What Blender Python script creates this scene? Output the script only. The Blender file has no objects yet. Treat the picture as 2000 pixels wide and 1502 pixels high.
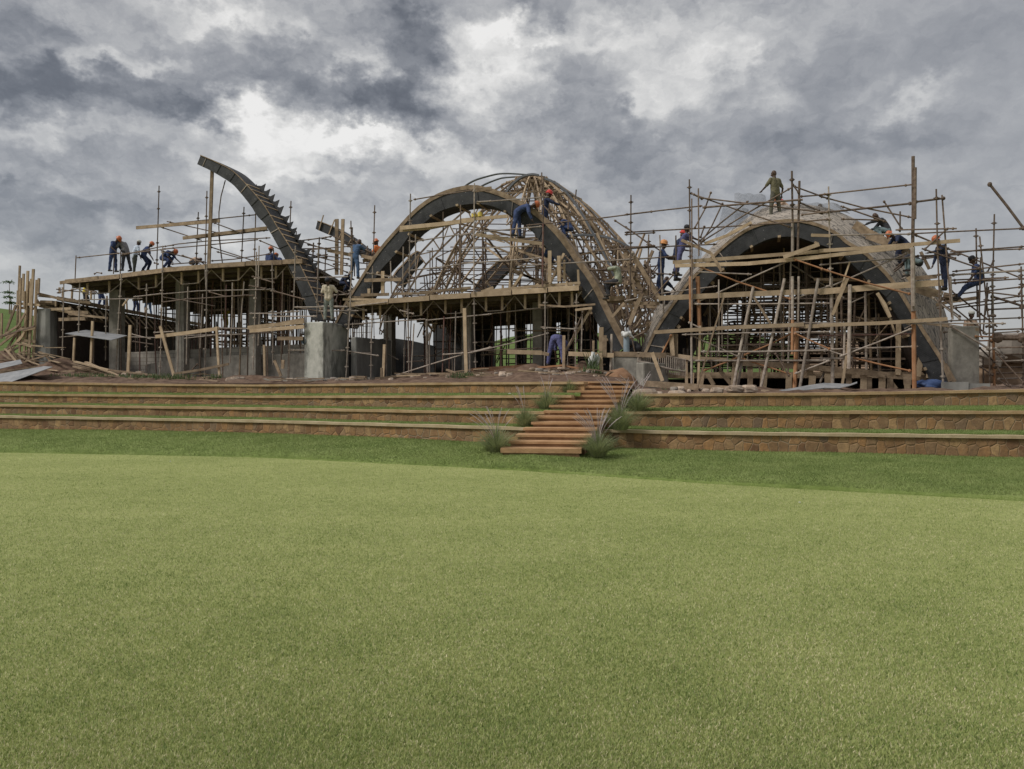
import bpy, bmesh, math, random
import numpy as np
from mathutils import Vector, Matrix
R = math.radians
rnd = random.Random(7)
sc = bpy.context.scene
# ---------------------------------------------------------------- camera
HOR, FPX, EYE = 745.0, 1550.0, 2.0
cd = bpy.data.cameras.new('camera'); cam = bpy.data.objects.new('camera', cd)
sc.collection.objects.link(cam); sc.camera = cam
cam.location = (0, 0, EYE); cam.rotation_euler = (R(90), 0, 0)
cd.sensor_width = 36; cd.lens = FPX / 2000 * 36; cd.shift_y = -(751 - HOR) / 2000
cd.clip_start = .1; cd.clip_end = 2000
# ---------------------------------------------------------------- sun and sky
SUN_AZ, SUN_EL = R(-110), R(46)
sd = bpy.data.lights.new('sun', 'SUN'); so = bpy.data.objects.new('sun', sd); sc.collection.objects.link(so)
sd.energy = 2.7; sd.angle = R(14); sd.color = (1, .96, .9)
sdir = Vector((math.sin(SUN_AZ) * math.cos(SUN_EL), math.cos(SUN_AZ) * math.cos(SUN_EL), math.sin(SUN_EL)))
so.rotation_euler = sdir.to_track_quat('Z', 'Y').to_euler(); so.location = (-30, 10, 40)
sc.view_settings.view_transform = 'Standard'; sc.view_settings.look = 'None'
sc.view_settings.exposure = 0.0; sc.view_settings.gamma = 1
sc.cycles.max_bounces = 5; sc.cycles.diffuse_bounces = 3; sc.cycles.transparent_max_bounces = 6

class NT:
    def __init__(s, tree): s.t = tree; tree.nodes.clear()
    def n(s, kind, **kw):
        nd = s.t.nodes.new(kind)
        for k, v in kw.items():
            if k.startswith('i_'): s.put(nd.inputs[k[2:].replace('_', ' ')], v)
            else: setattr(nd, k, v)
        return nd
    def put(s, sock, v):
        if isinstance(v, bpy.types.NodeSocket): s.t.links.new(v, sock)
        else: sock.default_value = v
    def m(s, op, a, b=None, c=None):
        nd = s.t.nodes.new('ShaderNodeMath'); nd.operation = op
        for i, v in enumerate((a, b, c)):
            if v is not None: s.put(nd.inputs[i], v)
        return nd.outputs[0]
    def noise(s, vec, scale, detail=4, rough=.55, dist=0):
        nd = s.n('ShaderNodeTexNoise'); s.put(nd.inputs['Vector'], vec)
        nd.inputs['Scale'].default_value = scale; nd.inputs['Detail'].default_value = detail
        nd.inputs['Roughness'].default_value = rough; nd.inputs['Distortion'].default_value = dist
        return nd.outputs['Fac']
    def mapping(s, vec, scale=(1, 1, 1), loc=(0, 0, 0), rot=(0, 0, 0)):
        nd = s.n('ShaderNodeMapping'); s.put(nd.inputs['Vector'], vec)
        nd.inputs['Scale'].default_value = scale; nd.inputs['Location'].default_value = loc; nd.inputs['Rotation'].default_value = rot
        return nd.outputs[0]
    def ramp(s, fac, stops, interp='LINEAR'):
        nd = s.n('ShaderNodeValToRGB'); s.put(nd.inputs[0], fac); e = nd.color_ramp.elements
        nd.color_ramp.interpolation = interp
        while len(e) < len(stops): e.new(.5)
        for el, (p, c) in zip(e, stops):
            el.position = p; el.color = (c, c, c, 1) if isinstance(c, (int, float)) else (*c, 1)
        return nd.outputs[0]
    def mix(s, f, a, b, mode='MIX'):
        nd = s.t.nodes.new('ShaderNodeMix'); nd.data_type = 'RGBA'; nd.blend_type = mode
        s.put(nd.inputs[0], f)
        for i, v in ((6, a), (7, b)):
            if isinstance(v, tuple): v = (*v, 1) if len(v) == 3 else v
            s.put(nd.inputs[i], v)
        return nd.outputs[2]

w = bpy.data.worlds.new('World'); sc.world = w; w.use_nodes = True
q = NT(w.node_tree)
gen = q.n('ShaderNodeTexCoord').outputs['Generated']
xyz = q.n('ShaderNodeSeparateXYZ', i_Vector=gen).outputs
zc = q.m('MAXIMUM', xyz[2], 0.0)
den = q.m('ADD', zc, .10)
cpl = q.n('ShaderNodeCombineXYZ', i_X=q.m('DIVIDE', xyz[0], den), i_Y=q.m('DIVIDE', xyz[1], den), i_Z=0.0).outputs[0]
az = q.m('ARCTAN2', xyz[0], xyz[1]); el = q.m('ARCSINE', xyz[2])
ael = q.n('ShaderNodeCombineXYZ', i_X=az, i_Y=el, i_Z=0.0).outputs[0]
wn = q.n('ShaderNodeTexNoise', i_Vector=q.mapping(ael, (1, 1.6, 1)), i_Scale=7.0, i_Detail=5.0, i_Roughness=.6)
wsep = q.n('ShaderNodeSeparateXYZ', i_Vector=wn.outputs['Color']).outputs
azd = q.m('ADD', az, q.m('MULTIPLY', q.m('SUBTRACT', wsep[0], .5), .26))
eld = q.m('ADD', el, q.m('MULTIPLY', q.m('SUBTRACT', wsep[1], .5), .13))
# cloud masses: (azimuth/elevation as photo position, radii, brightness change)
BLOBS = [(120, 160, 290, 62, -.44), (350, 210, 100, 22, -.30), (-40, 40, 150, 60, -.22), (90, 400, 230, 60, -.22), (60, 455, 200, 30, -.12), (330, 395, 160, 26, -.12), (60, 300, 130, 20, -.12), (800, 180, 80, 75, -.42), (800, 40, 90, 45, -.36), (560, 150, 170, 60, -.26),
         (640, 30, 90, 22, -.10), (740, 315, 110, 26, -.20), (905, 245, 60, 30, -.10), (1040, 20, 60, 20, -.18), (1170, 260, 200, 45, -.22), (1120, 170, 70, 24, -.10), (1290, 345, 220, 40, -.10), (1500, 160, 90, 60, -.10), (1540, 260, 130, 40, -.14), (1720, 270, 190, 40, -.14), (1880, 110, 300, 130, -.14), (1900, 420, 280, 80, -.06),
         (1440, 420, 260, 60, -.05), (420, 30, 160, 26, .28), (220, 105, 170, 20, .30), (300, 195, 60, 18, .16), (600, 260, 220, 56, .46), (480, 215, 60, 40, .42), (740, 255, 90, 18, .34), (580, 330, 150, 16, .26), (880, 300, 130, 26, .22), (700, 120, 40, 22, .34), (860, 80, 50, 50, .26),
         (960, 150, 80, 80, .38), (1010, 80, 60, 24, .30), (1240, 60, 190, 36, .30), (1340, 150, 130, 50, .26), (1230, 210, 60, 20, .14), (1420, 90, 60, 40, .14), (1790, 195, 90, 24, .26), (1700, 150, 60, 20, .10), (90, 255, 150, 18, .16), (60, 350, 130, 14, .10), (420, 450, 260, 40, .14), (1000, 340, 160, 24, .06), (700, 420, 300, 60, .06), (900, 600, 900, 90, .06)]
acc = None
wn2 = q.n('ShaderNodeTexNoise', i_Vector=q.mapping(ael, (1, 1.3, 1)), i_Scale=26.0, i_Detail=8.0, i_Roughness=.62)
ws2 = q.n('ShaderNodeSeparateXYZ', i_Vector=wn2.outputs['Color']).outputs
azd = q.m('ADD', azd, q.m('MULTIPLY', q.m('SUBTRACT', ws2[0], .5), .10))
eld = q.m('ADD', eld, q.m('MULTIPLY', q.m('SUBTRACT', ws2[1], .5), .075))
for (bx, by, rx, ry, am) in BLOBS:
    a0 = math.atan((bx - 1000) / FPX); e0 = math.atan((HOR - by) / FPX * math.cos(a0))
    ddx = q.m('MULTIPLY', q.m('SUBTRACT', azd, a0), FPX / rx * math.cos(a0) ** -1)
    ddy = q.m('MULTIPLY', q.m('SUBTRACT', eld, e0), FPX / ry / math.cos(a0))
    g = q.m('MULTIPLY', q.m('EXPONENT', q.m('MULTIPLY', q.m('ADD', q.m('MULTIPLY', ddx, ddx), q.m('MULTIPLY', ddy, ddy)), -1.0)), am)
    acc = g if acc is None else q.m('ADD', acc, g)
wv = q.n('ShaderNodeVectorMath', operation='MULTIPLY_ADD'); q.put(wv.inputs[0], wn2.outputs['Color']); wv.inputs[1].default_value = (.06, .05, 0); q.put(wv.inputs[2], ael)
n1 = q.noise(q.mapping(cpl, (1.0, .8, 1), (3.1, 1.7, 0)), 1.5, 8, .58, .4)
n2 = q.noise(q.mapping(wv.outputs[0], (1, 1.8, 1), (0, 0, 0), (0, 0, R(20))), 10, 10, .60, .25)
n3 = q.noise(q.mapping(wv.outputs[0], (1, 1.6, 1), (5, 2, 0), (0, 0, R(20))), 30, 8, .62, .2)
calm = q.m('MULTIPLY', q.ramp(q.m('ADD', .5, az), [(.75, 1.0), (1.0, .55)]), q.ramp(el, [(.05, .5), (.2, 1.0)]))
det = q.m('ADD', q.m('MULTIPLY', q.m('SUBTRACT', n1, .5), .22), q.m('ADD', q.m('MULTIPLY', q.m('SUBTRACT', n2, .5), .68), q.m('MULTIPLY', q.m('SUBTRACT', n3, .5), .38)))
fld = q.m('ADD', q.m('ADD', .565, acc), q.m('MULTIPLY', det, calm))
ccol = q.ramp(fld, [(0, (.105, .11, .125)), (.18, (.16, .168, .187)), (.34, (.255, .263, .284)), (.5, (.375, .38, .395)), (.66, (.53, .53, .53)), (.86, (.76, .75, .73)), (1.12 - .12, (.93, .915, .89))])
sky = q.n('ShaderNodeTexSky', sky_type='NISHITA', sun_disc=False, sun_elevation=SUN_EL, sun_rotation=-SUN_AZ)
skyb = q.mix(1.0, sky.outputs[0], (.09, .09, .09), 'MULTIPLY')
base = q.mix(.88, skyb, ccol)
# an overcast sky is brightest overhead
up = q.ramp(xyz[2], [(.44, 1.0), (.8, 1.65)])
horz = q.ramp(xyz[2], [(-.02, .25), (.0, 1.0)])
tot = q.mix(1.0, q.mix(1.0, base, up, 'MULTIPLY'), horz, 'MULTIPLY')
bg = q.n('ShaderNodeBackground', i_Color=tot, i_Strength=1.0)
q.t.links.new(bg.outputs[0], q.n('ShaderNodeOutputWorld').inputs[0])

# ---------------------------------------------------------------- placing: a sight line meets an upright plane parallel to the building front
SL, Y0 = .31, 31.3
NRM = Vector((SL, 1, 0)).normalized()
ALO = Vector((1, -SL, 0)).normalized()
def P(x, y, off=0.0):
    t = (x - 1000) / FPX; Y = (Y0 + off * math.sqrt(1 + SL * SL)) / (1 + SL * t)
    return Vector((t * Y, Y, EYE + (HOR - y) / FPX * Y))
def at(x, y, d):
    return Vector(((x - 1000) / FPX * d, d, EYE + (HOR - y) / FPX * d))
CR = {'A': (0, 420, 4.174), 'B': (240, 280, 4.1725), 'C': (300, 480, 5.), 'D': (600, 340, 5.006), 'E': (900, 320, 5.008), 'F': (620, 540, 5.882),
      'G': (900, 560, 4.4175), 'H': (1220, 320, 5.), 'I': (1600, 300, 4.6925), 'J': (1220, 540, 5.), 'K': (1600, 540, 5.), 'Z': (0, 0, 1.)}
def cv(c, x, y): a = CR[c]; return a[0] + x / a[2], a[1] + y / a[2]
def lerp(x, tab):
    if x <= tab[0][0]: return tab[0][1]
    for (a, b), (c, d) in zip(tab, tab[1:]):
        if x <= c: return b + (d - b) * (x - a) / (c - a)
    return tab[-1][1]

# ---------------------------------------------------------------- objects
ORG = {}
def tag(o, label=None, cat=None, group=None, kind=None):
    if label: o['label'] = label
    if cat: o['category'] = cat
    if group: o['group'] = group
    if kind: o['kind'] = kind
    return o
def thing(name, loc, label, cat, group=None):
    o = bpy.data.objects.new(name, None); sc.collection.objects.link(o); o.empty_display_size = .2
    o.location = loc; ORG[o.name] = Vector(loc); return tag(o, label, cat, group)
def mk(name, geo, m, parent=None, label=None, cat=None, group=None, kind=None, smooth=False, uv=None):
    V, F = geo[0], geo[1]
    if parent is not None: org = ORG[parent.name]
    else:
        xs = [v[0] for v in V]; ys = [v[1] for v in V]; org = Vector(((min(xs) + max(xs)) / 2, (min(ys) + max(ys)) / 2, min(v[2] for v in V)))
    me = bpy.data.meshes.new(name)
    me.from_pydata([tuple(Vector(v) - org) for v in V], [], F)
    for mm in (m if isinstance(m, (list, tuple)) else [m]): me.materials.append(mm)
    if uv:
        l = me.uv_layers.new(name='UVMap')
        for p in me.polygons:
            for li in p.loop_indices: l.data[li].uv = uv[me.loops[li].vertex_index]
    if smooth: me.polygons.foreach_set('use_smooth', [True] * len(me.polygons))
    me.update()
    o = bpy.data.objects.new(name, me); sc.collection.objects.link(o)
    if parent is not None:
        o.parent = parent; ORG[o.name] = org
    else: o.location = org; ORG[o.name] = org
    return tag(o, label, cat, group, kind)
class G:
    """collects shapes for one mesh"""
    def __init__(s): s.V = []; s.F = []
    def __getitem__(s, i): return (s.V, s.F)[i]
    def add(s, V, F):
        n = len(s.V); s.V += [Vector(v) for v in V]; s.F += [tuple(i + n for i in f) for f in F]; return s
    def box(s, a, b):
        a = Vector(a); b = Vector(b)
        V = [(x, y, z) for z in (a.z, b.z) for y in (a.y, b.y) for x in (a.x, b.x)]
        return s.add(V, [(0, 2, 3, 1), (4, 5, 7, 6), (0, 1, 5, 4), (2, 6, 7, 3), (0, 4, 6, 2), (1, 3, 7, 5)])
    def beam(s, p, q_, wd, ht, up=(0, 0, 1)):
        p = Vector(p); q_ = Vector(q_); d = (q_ - p).normalized(); up = Vector(up)
        if abs(d.dot(up)) > .95: up = Vector(NRM)
        sd_ = d.cross(up).normalized(); u = sd_.cross(d).normalized()
        V = [e + sd_ * a * wd / 2 + u * b * ht / 2 for e in (p, q_) for b in (-1, 1) for a in (-1, 1)]
        return s.add(V, [(0, 2, 3, 1), (4, 5, 7, 6), (0, 1, 5, 4), (2, 6, 7, 3), (0, 4, 6, 2), (1, 3, 7, 5)])
    def tube(s, pts, rs, k=8, cap=True):
        pts = [Vector(p) for p in pts]
        if not isinstance(rs, (list, tuple)): rs = [rs] * len(pts)
        n0 = len(s.V); prev = None
        for i, p in enumerate(pts):
            d = (pts[min(i + 1, len(pts) - 1)] - pts[max(i - 1, 0)]).normalized()
            if prev is None: a = d.orthogonal().normalized()
            else: a = (prev - d * prev.dot(d)).normalized()
            prev = a; b = d.cross(a)
            for j in range(k):
                t = 2 * math.pi * j / k; s.V.append(p + (a * math.cos(t) + b * math.sin(t)) * rs[i])
        for i in range(len(pts) - 1):
            for j in range(k):
                a = n0 + i * k + j; b = n0 + i * k + (j + 1) % k; s.F.append((a, b, b + k, a + k))
        if cap: s.F.append(tuple(n0 + j for j in range(k))[::-1]); e = n0 + (len(pts) - 1) * k; s.F.append(tuple(e + j for j in range(k)))
        return s
    def ball(s, c, r, k=10, m=7, sq=(1, 1, 1)):
        c = Vector(c); n0 = len(s.V)
        for i in range(1, m):
            ph = math.pi * i / m
            for j in range(k):
                t = 2 * math.pi * j / k; s.V.append(c + Vector((math.sin(ph) * math.cos(t) * sq[0], math.sin(ph) * math.sin(t) * sq[1], math.cos(ph) * sq[2])) * r)
        s.V += [c + Vector((0, 0, r * sq[2])), c - Vector((0, 0, r * sq[2]))]; t_ = len(s.V) - 2
        for i in range(m - 2):
            for j in range(k): a = n0 + i * k + j; b = n0 + i * k + (j + 1) % k; s.F.append((a, a + k, b + k, b))
        for j in range(k):
            s.F.append((t_, n0 + j, n0 + (j + 1) % k)); e = n0 + (m - 2) * k; s.F.append((t_ + 1, e + (j + 1) % k, e + j))
        return s
    def cap(s, a, b, ra, rb, k=10):
        s.tube([a, b], [ra, rb], k); s.ball(a, ra, k, 6); return s.ball(b, rb, k, 6)

# ---------------------------------------------------------------- materials
def mat(name, col, col2=None, scale=4., rough=.85, metal=0., bump=0., bscale=30., stretch=(1, 1, 1), extra=None, coord='Object', lo=.35, hi=.65, rand=.0, spec=.3):
    m_ = bpy.data.materials.new(name); m_.use_nodes = True; t = NT(m_.node_tree)
    co = t.n('ShaderNodeTexCoord').outputs[coord]
    v = t.mapping(co, stretch)
    bs = t.n('ShaderNodeBsdfPrincipled'); bs.inputs['Roughness'].default_value = rough; bs.inputs['Metallic'].default_value = metal
    bs.inputs['Specular IOR Level'].default_value = spec
    c = (*col, 1)
    if col2: c = t.mix(t.ramp(t.noise(v, scale, 6, .6), [(lo, 0.0), (hi, 1.0)]), col, col2)
    if rand:
        oi = t.n('ShaderNodeObjectInfo').outputs['Random']
        hs = t.n('ShaderNodeHueSaturation'); t.put(hs.inputs['Color'], c)
        t.put(hs.inputs['Value'], t.m('ADD', 1 - rand, t.m('MULTIPLY', oi, 2 * rand))); c = hs.outputs[0]
    if extra: c = extra(t, co, c, bs)
    t.put(bs.inputs['Base Color'], c)
    if bump:
        bn = t.n('ShaderNodeBump', i_Strength=bump, i_Distance=.02, i_Height=t.noise(v, bscale, 5, .6)); t.t.links.new(bn.outputs[0], bs.inputs['Normal'])
    t.t.links.new(bs.outputs[0], t.n('ShaderNodeOutputMaterial').inputs[0]); return m_
M = {}
M['steel'] = mat('rusty_tube', (.085, .058, .042), (.17, .125, .095), 9, .75, .05, rand=.35)
M['galv'] = mat('weathered_tube', (.21, .165, .135), (.36, .31, .26), 6, .7, .05, rand=.3)
M['red'] = mat('red_oxide_prop', (.12, .045, .035), (.16, .11, .09), 6, .7, rand=.3)
def grain(t, co, c, bs):
    nz = t.noise(t.mapping(co, (3, 3, 3)), 14, 3); return t.mix(t.ramp(nz, [(.55, 0.0), (.8, .5)]), c, (.06, .045, .03))
M['wood'] = mat('new_timber', (.30, .22, .14), (.44, .335, .225), 3, .8, rand=.22, extra=grain, bump=.3)
M['oldwood'] = mat('weathered_timber', (.17, .122, .08), (.33, .245, .165), 4, .9, rand=.3, extra=grain, bump=.3)
M['shade_wood'] = mat('shade_dark_board', (.075, .058, .042), (.14, .11, .08), 3, .85, extra=grain, bump=.3)  # deck boards and joists coloured darker to stand in for shade underneath
M['orangewood'] = mat('reddish_pole', (.28, .13, .06), (.36, .20, .11), 4, .85, rand=.15)
def panelx(t, co, c, bs):
    a = t.n('ShaderNodeTexWave', wave_type='BANDS', bands_direction='DIAGONAL', i_Vector=co, i_Scale=9.0, i_Distortion=.5).outputs['Fac']
    c = t.mix(t.m('MULTIPLY', a, .35), c, (.06, .06, .063))
    sp = t.n('ShaderNodeTexVoronoi', i_Vector=co, i_Scale=5.5).outputs['Distance']
    return t.mix(t.ramp(sp, [(.06, .6), (.1, 0.0)]), c, (.35, .34, .33))
M['panel'] = mat('dark_mesh_panel', (.022, .0225, .024), (.055, .055, .057), 3, .75, extra=panelx, bump=.4, bscale=22)
M['steelband'] = mat('grey_steel_strip', (.10, .105, .115), (.15, .155, .165), 3, .5, .3)
def stain(t, co, c, bs):
    s1 = t.noise(t.mapping(co, (1.3, 1.3, .5)), 1.6, 7, .65)
    s2 = t.noise(co, 26, 3)
    c = t.mix(t.ramp(s1, [(.5, 0.0), (.62, .8)]), c, (.10, .10, .088))
    return t.mix(t.ramp(s2, [(.6, 0.0), (.75, .3)]), c, (.5, .48, .43))
M['concrete'] = mat('stained_concrete', (.33, .33, .29), (.48, .47, .42), 3, .9, extra=stain, bump=.3, bscale=12)
M['concrete_dk'] = mat('dark_concrete', (.12, .118, .11), (.25, .245, .225), 1.5, .9, bump=.3, bscale=12, stretch=(1, 1, .4))
M['shade_concrete'] = mat('shade_dark_concrete', (.022, .022, .022), (.06, .06, .058), 1.2, .8, bump=.3)  # near-black colour standing in for the shade under the central deck
M['concrete_cl'] = mat('column_concrete', (.20, .185, .16), (.31, .29, .25), 3, .9, bump=.5, bscale=9, extra=lambda t, co, c, bs: t.mix(t.ramp(t.noise(t.mapping(co, (1.5, 1.5, .6)), 2.2, 7, .7), [(.48, 0.0), (.7, .55)]), c, (.10, .092, .08)))
def blocks(t, co, c, bs):
    br = t.n('ShaderNodeTexBrick', i_Vector=co, i_Scale=1.0); br.inputs['Brick Width'].default_value = .45; br.inputs['Row Height'].default_value = .2; br.inputs['Mortar Size'].default_value = .012
    br.inputs['Color1'].default_value = (.34, .31, .27, 1); br.inputs['Color2'].default_value = (.48, .44, .38, 1); br.inputs['Mortar'].default_value = (.16, .14, .12, 1)
    return t.mix(.75, c, br.outputs[0])
M['block'] = mat('block_wall', (.3, .27, .24), (.46, .42, .37), 2.5, .95, extra=blocks, coord='UV', bump=.4, bscale=20)
def tiles(t, co, c, bs):
    v = t.n('ShaderNodeTexVoronoi', feature='DISTANCE_TO_EDGE', i_Vector=t.mapping(co, (1, 1.5, 1)), i_Scale=3.0).outputs['Distance']
    f1 = t.n('ShaderNodeTexVoronoi', i_Vector=t.mapping(co, (1, 1.5, 1)), i_Scale=3.0).outputs['Color']
    c = t.mix(.45, c, t.mix(t.n('ShaderNodeSeparateXYZ', i_Vector=f1).outputs[0], (.16, .138, .115), (.42, .36, .30))); return t.mix(t.ramp(v, [(.03, 1.0), (.07, 0.0)]), c, (.10, .09, .08))
M['tiles'] = mat('vault_stone_tiles', (.25, .22, .185), (.37, .325, .275), 3, .9, extra=tiles, coord='UV', bump=.3)
M['soffit'] = mat('dark_brick_and_shade', (.05, .035, .03), (.08, .06, .05), 5, .95, bump=.4)  # vault brick; also the painted shade of two added walls
def rubble(t, co, c, bs):
    dn = t.n('ShaderNodeTexNoise', i_Vector=co, i_Scale=4.5, i_Detail=4.0).outputs['Color']
    dv = t.n('ShaderNodeVectorMath', operation='MULTIPLY_ADD'); t.put(dv.inputs[0], dn); dv.inputs[1].default_value = (.42, .34, .0); t.put(dv.inputs[2], t.mapping(co, (4.4, 3.6, 1)))
    vv = dv.outputs[0]
    e = t.n('ShaderNodeTexVoronoi', feature='DISTANCE_TO_EDGE', i_Vector=vv, i_Scale=1.0, voronoi_dimensions='2D')
    f = t.n('ShaderNodeTexVoronoi', i_Vector=vv, i_Scale=1.0, voronoi_dimensions='2D')
    e.inputs['Randomness'].default_value = .68; f.inputs['Randomness'].default_value = .68
    r_ = t.n('ShaderNodeSeparateXYZ', i_Vector=f.outputs['Color']).outputs
    st = t.ramp(r_[0], [(0, (.16, .085, .045)), (.2, (.29, .165, .075)), (.4, (.24, .15, .08)), (.6, (.38, .205, .085)), (.75, (.30, .185, .095)), (.9, (.44, .28, .135)), (1, (.18, .125, .085))])
    st = t.mix(t.ramp(t.noise(co, 9, 7, .7), [(.35, .0), (.72, .7)]), st, (.12, .075, .045))
    st = t.mix(t.ramp(t.noise(co, 4, 5, .7), [(.5, .0), (.75, .45)]), st, (.38, .26, .14))
    mo = t.mix(t.ramp(t.noise(co, .35, 3), [(.45, 0.0), (.65, 1.0)]), (.23, .145, .08), (.27, .22, .155))
    gap = t.m('ADD', e.outputs[0], t.m('MULTIPLY', t.m('SUBTRACT', t.noise(co, 14, 4), .5), .06))
    bn = t.n('ShaderNodeBump', i_Strength=.5, i_Distance=.03, i_Height=t.m('ADD', t.ramp(gap, [(.01, 0.0), (.09, 1.0)]), t.m('MULTIPLY', t.noise(co, 22, 5), .7)))
    t.t.links.new(bn.outputs[0], bs.inputs['Normal'])
    c = t.mix(t.ramp(gap, [(.02, .85), (.05, 0.0)]), st, mo)
    return t.mix(t.ramp(t.noise(t.mapping(co, (.7, 1.5, 1)), 1.3, 5), [(.5, 0.0), (.75, .5)]), c, (.085, .058, .036))
M['stone'] = mat('rubble_stone_wall', (.2, .13, .07), rough=.95, extra=rubble, coord='UV')
M['coping'] = mat('sandstone_coping', (.34, .26, .155), (.45, .36, .235), 2.2, .9, bump=.4, bscale=25)
M['coping_warm'] = mat('orange_sandstone_coping', (.31, .205, .105), (.42, .30, .175), 2.2, .9, bump=.4, bscale=25)
M['clay'] = mat('cut_clay', (.17, .09, .05), (.26, .155, .09), 4, .95, bump=.8, bscale=12)
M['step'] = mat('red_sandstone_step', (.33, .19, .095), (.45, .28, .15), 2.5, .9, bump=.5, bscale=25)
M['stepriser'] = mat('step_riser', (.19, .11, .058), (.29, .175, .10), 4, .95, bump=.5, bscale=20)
M['dirt'] = mat('red_earth', (.065, .037, .025), (.16, .105, .072), 3.2, .97, bump=.9, bscale=9, coord='Object')
M['rubble'] = mat('broken_stone', (.30, .22, .16), (.40, .34, .28), 3, .95, bump=.5, rand=.25)
M['rock'] = mat('grey_boulder', (.30, .26, .22), (.16, .14, .12), 1.2, .95, bump=.6, bscale=6)
M['sheet'] = mat('grey_metal_sheet', (.17, .175, .18), (.27, .27, .275), 3, .65, .1)
M['pvc'] = mat('blue_grey_pvc', (.20, .25, .29), (.26, .31, .35), 5, .45)
M['rust'] = mat('rusty_beam', (.10, .05, .028), (.17, .09, .05), 5, .85)
M['wire'] = mat('wire', (.17, .165, .16), None, rough=.5, metal=.4)
M['bag'] = mat('white_sack', (.62, .62, .60), (.45, .45, .43), 7, .8)
M['bluebag'] = mat('blue_tarpaulin', (.03, .055, .13), (.05, .08, .18), 4, .6)
M['yellow'] = mat('yellow_plastic', (.60, .46, .10), None, rough=.5)
M['helm_o'] = mat('orange_hard_hat', (.42, .12, .045), None, rough=.4)
M['helm_r'] = mat('red_hard_hat', (.45, .04, .03), None, rough=.4)
M['helm_t'] = mat('tan_hard_hat', (.55, .24, .08), None, rough=.5)
M['cap_w'] = mat('pale_cap', (.45, .45, .42), None); M['cap_d'] = mat('dark_cap', (.03, .03, .035), None)
M['skin'] = mat('dark_skin', (.055, .032, .022), (.075, .045, .03), 8, .55)
M['boot'] = mat('work_boot', (.03, .028, .026), (.06, .05, .04), 8, .8)
for nm, c in dict(blue=(.036, .052, .115), navy=(.020, .026, .052), violet=(.08, .082, .17), sky=(.05, .085, .15), dark=(.035, .035, .04), grey=(.13, .125, .13), striped=(.42, .47, .54), olive=(.115, .105, .065),
                  camo=(.27, .29, .22), beige=(.40, .35, .27), sage=(.17, .185, .165), trd=(.055, .06, .05), yel=(.58, .45, .06), tan=(.36, .25, .18), jean=(.13, .17, .18), orange=(.55, .16, .05), combat=(.075, .072, .055)).items():
    M['c_' + nm] = mat('cloth_' + nm, c, tuple(v * 1.35 for v in c), 7, .95, bump=.3, bscale=14)
def turf(name, cols, sc1, patch, bump=.5, fine=90.):
    m_ = bpy.data.materials.new(name); m_.use_nodes = True; t = NT(m_.node_tree)
    co = t.n('ShaderNodeTexCoord').outputs['Object']
    a = t.noise(co, sc1, 5, .65); b = t.noise(co, fine, 4, .75); d = t.noise(t.mapping(co, (.5, 1.6, 1)), patch, 4, .5)
    f = t.m('ADD', t.m('MULTIPLY', a, .35), t.m('ADD', t.m('MULTIPLY', b, .40), t.m('MULTIPLY', d, .25)))
    c = t.ramp(f, [(.36, cols[0]), (.5, cols[1]), (.64, cols[2])])
    bs = t.n('ShaderNodeBsdfPrincipled', i_Roughness=.95, i_Base_Color=c); bs.inputs['Specular IOR Level'].default_value = .15
    bn = t.n('ShaderNodeBump', i_Strength=bump, i_Distance=.02, i_Height=t.m('ADD', b, t.noise(co, fine * .3, 3, .6))); t.t.links.new(bn.outputs[0], bs.inputs['Normal'])
    t.t.links.new(bs.outputs[0], t.n('ShaderNodeOutputMaterial').inputs[0]); return m_
M['green'] = turf('putting_green_turf', [(.18, .21, .066), (.285, .315, .112), (.385, .395, .165)], 7, .4, .7, 130)
M['bank'] = turf('bank_turf', [(.095, .135, .035), (.165, .215, .06), (.27, .31, .12)], 3, .9, .9, 45)
M['tread'] = turf('terrace_turf', [(.06, .10, .022), (.10, .15, .035), (.16, .20, .06)], 6, 2., .9, 40)
M['hill'] = turf('hill_grass', [(.05, .085, .018), (.08, .12, .028), (.13, .16, .05)], .4, .08, .4, 3)
M['scrub'] = turf('brown_slope', [(.14, .085, .05), (.21, .14, .09), (.27, .20, .14)], .4, .08, .4, 3)
def blade(name, c, c2, s1=37, s2=.8):
    m_ = bpy.data.materials.new(name); m_.use_nodes = True; t = NT(m_.node_tree)
    co = t.n('ShaderNodeTexCoord').outputs['Object']; nz = t.noise(co, s1, 2); big = t.noise(co, s2, 4)
    col = t.mix(t.ramp(t.m('ADD', t.m('MULTIPLY', nz, .6), t.m('MULTIPLY', big, .4)), [(.38, 0.0), (.62, 1.0)]), c, c2)
    bs = t.n('ShaderNodeBsdfPrincipled', i_Roughness=.7, i_Base_Color=col); tr = t.n('ShaderNodeBsdfTranslucent', i_Color=col)
    mx = t.n('ShaderNodeMixShader'); mx.inputs[0].default_value = .3; t.t.links.new(bs.outputs[0], mx.inputs[1]); t.t.links.new(tr.outputs[0], mx.inputs[2])
    t.t.links.new(mx.outputs[0], t.n('ShaderNodeOutputMaterial').inputs[0]); return m_
M['blade_green'] = blade('green_blades', (.315, .375, .12), (.43, .46, .175), 60, 1.2)
M['blade_straw'] = blade('straw_blades', (.56, .51, .30), (.76, .69, .46), 60, 1.2)
M['blade_deep'] = blade('deep_green_blades', (.125, .185, .045), (.23, .29, .08), 60, 1.2)
M['blade_bank'] = blade('bank_blades', (.12, .175, .04), (.29, .33, .12), 60, 1.1)
M['clump'] = blade('fountain_grass_leaves', (.14, .19, .075), (.36, .37, .19))
M['plume'] = blade('fountain_grass_plume', (.42, .34, .34), (.62, .55, .54))
M['leaf'] = blade('sapling_leaves', (.04, .08, .02), (.08, .13, .04))
M['weed'] = blade('weed_leaves', (.05, .09, .03), (.12, .16, .06))
from mathutils import noise as mn
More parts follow.
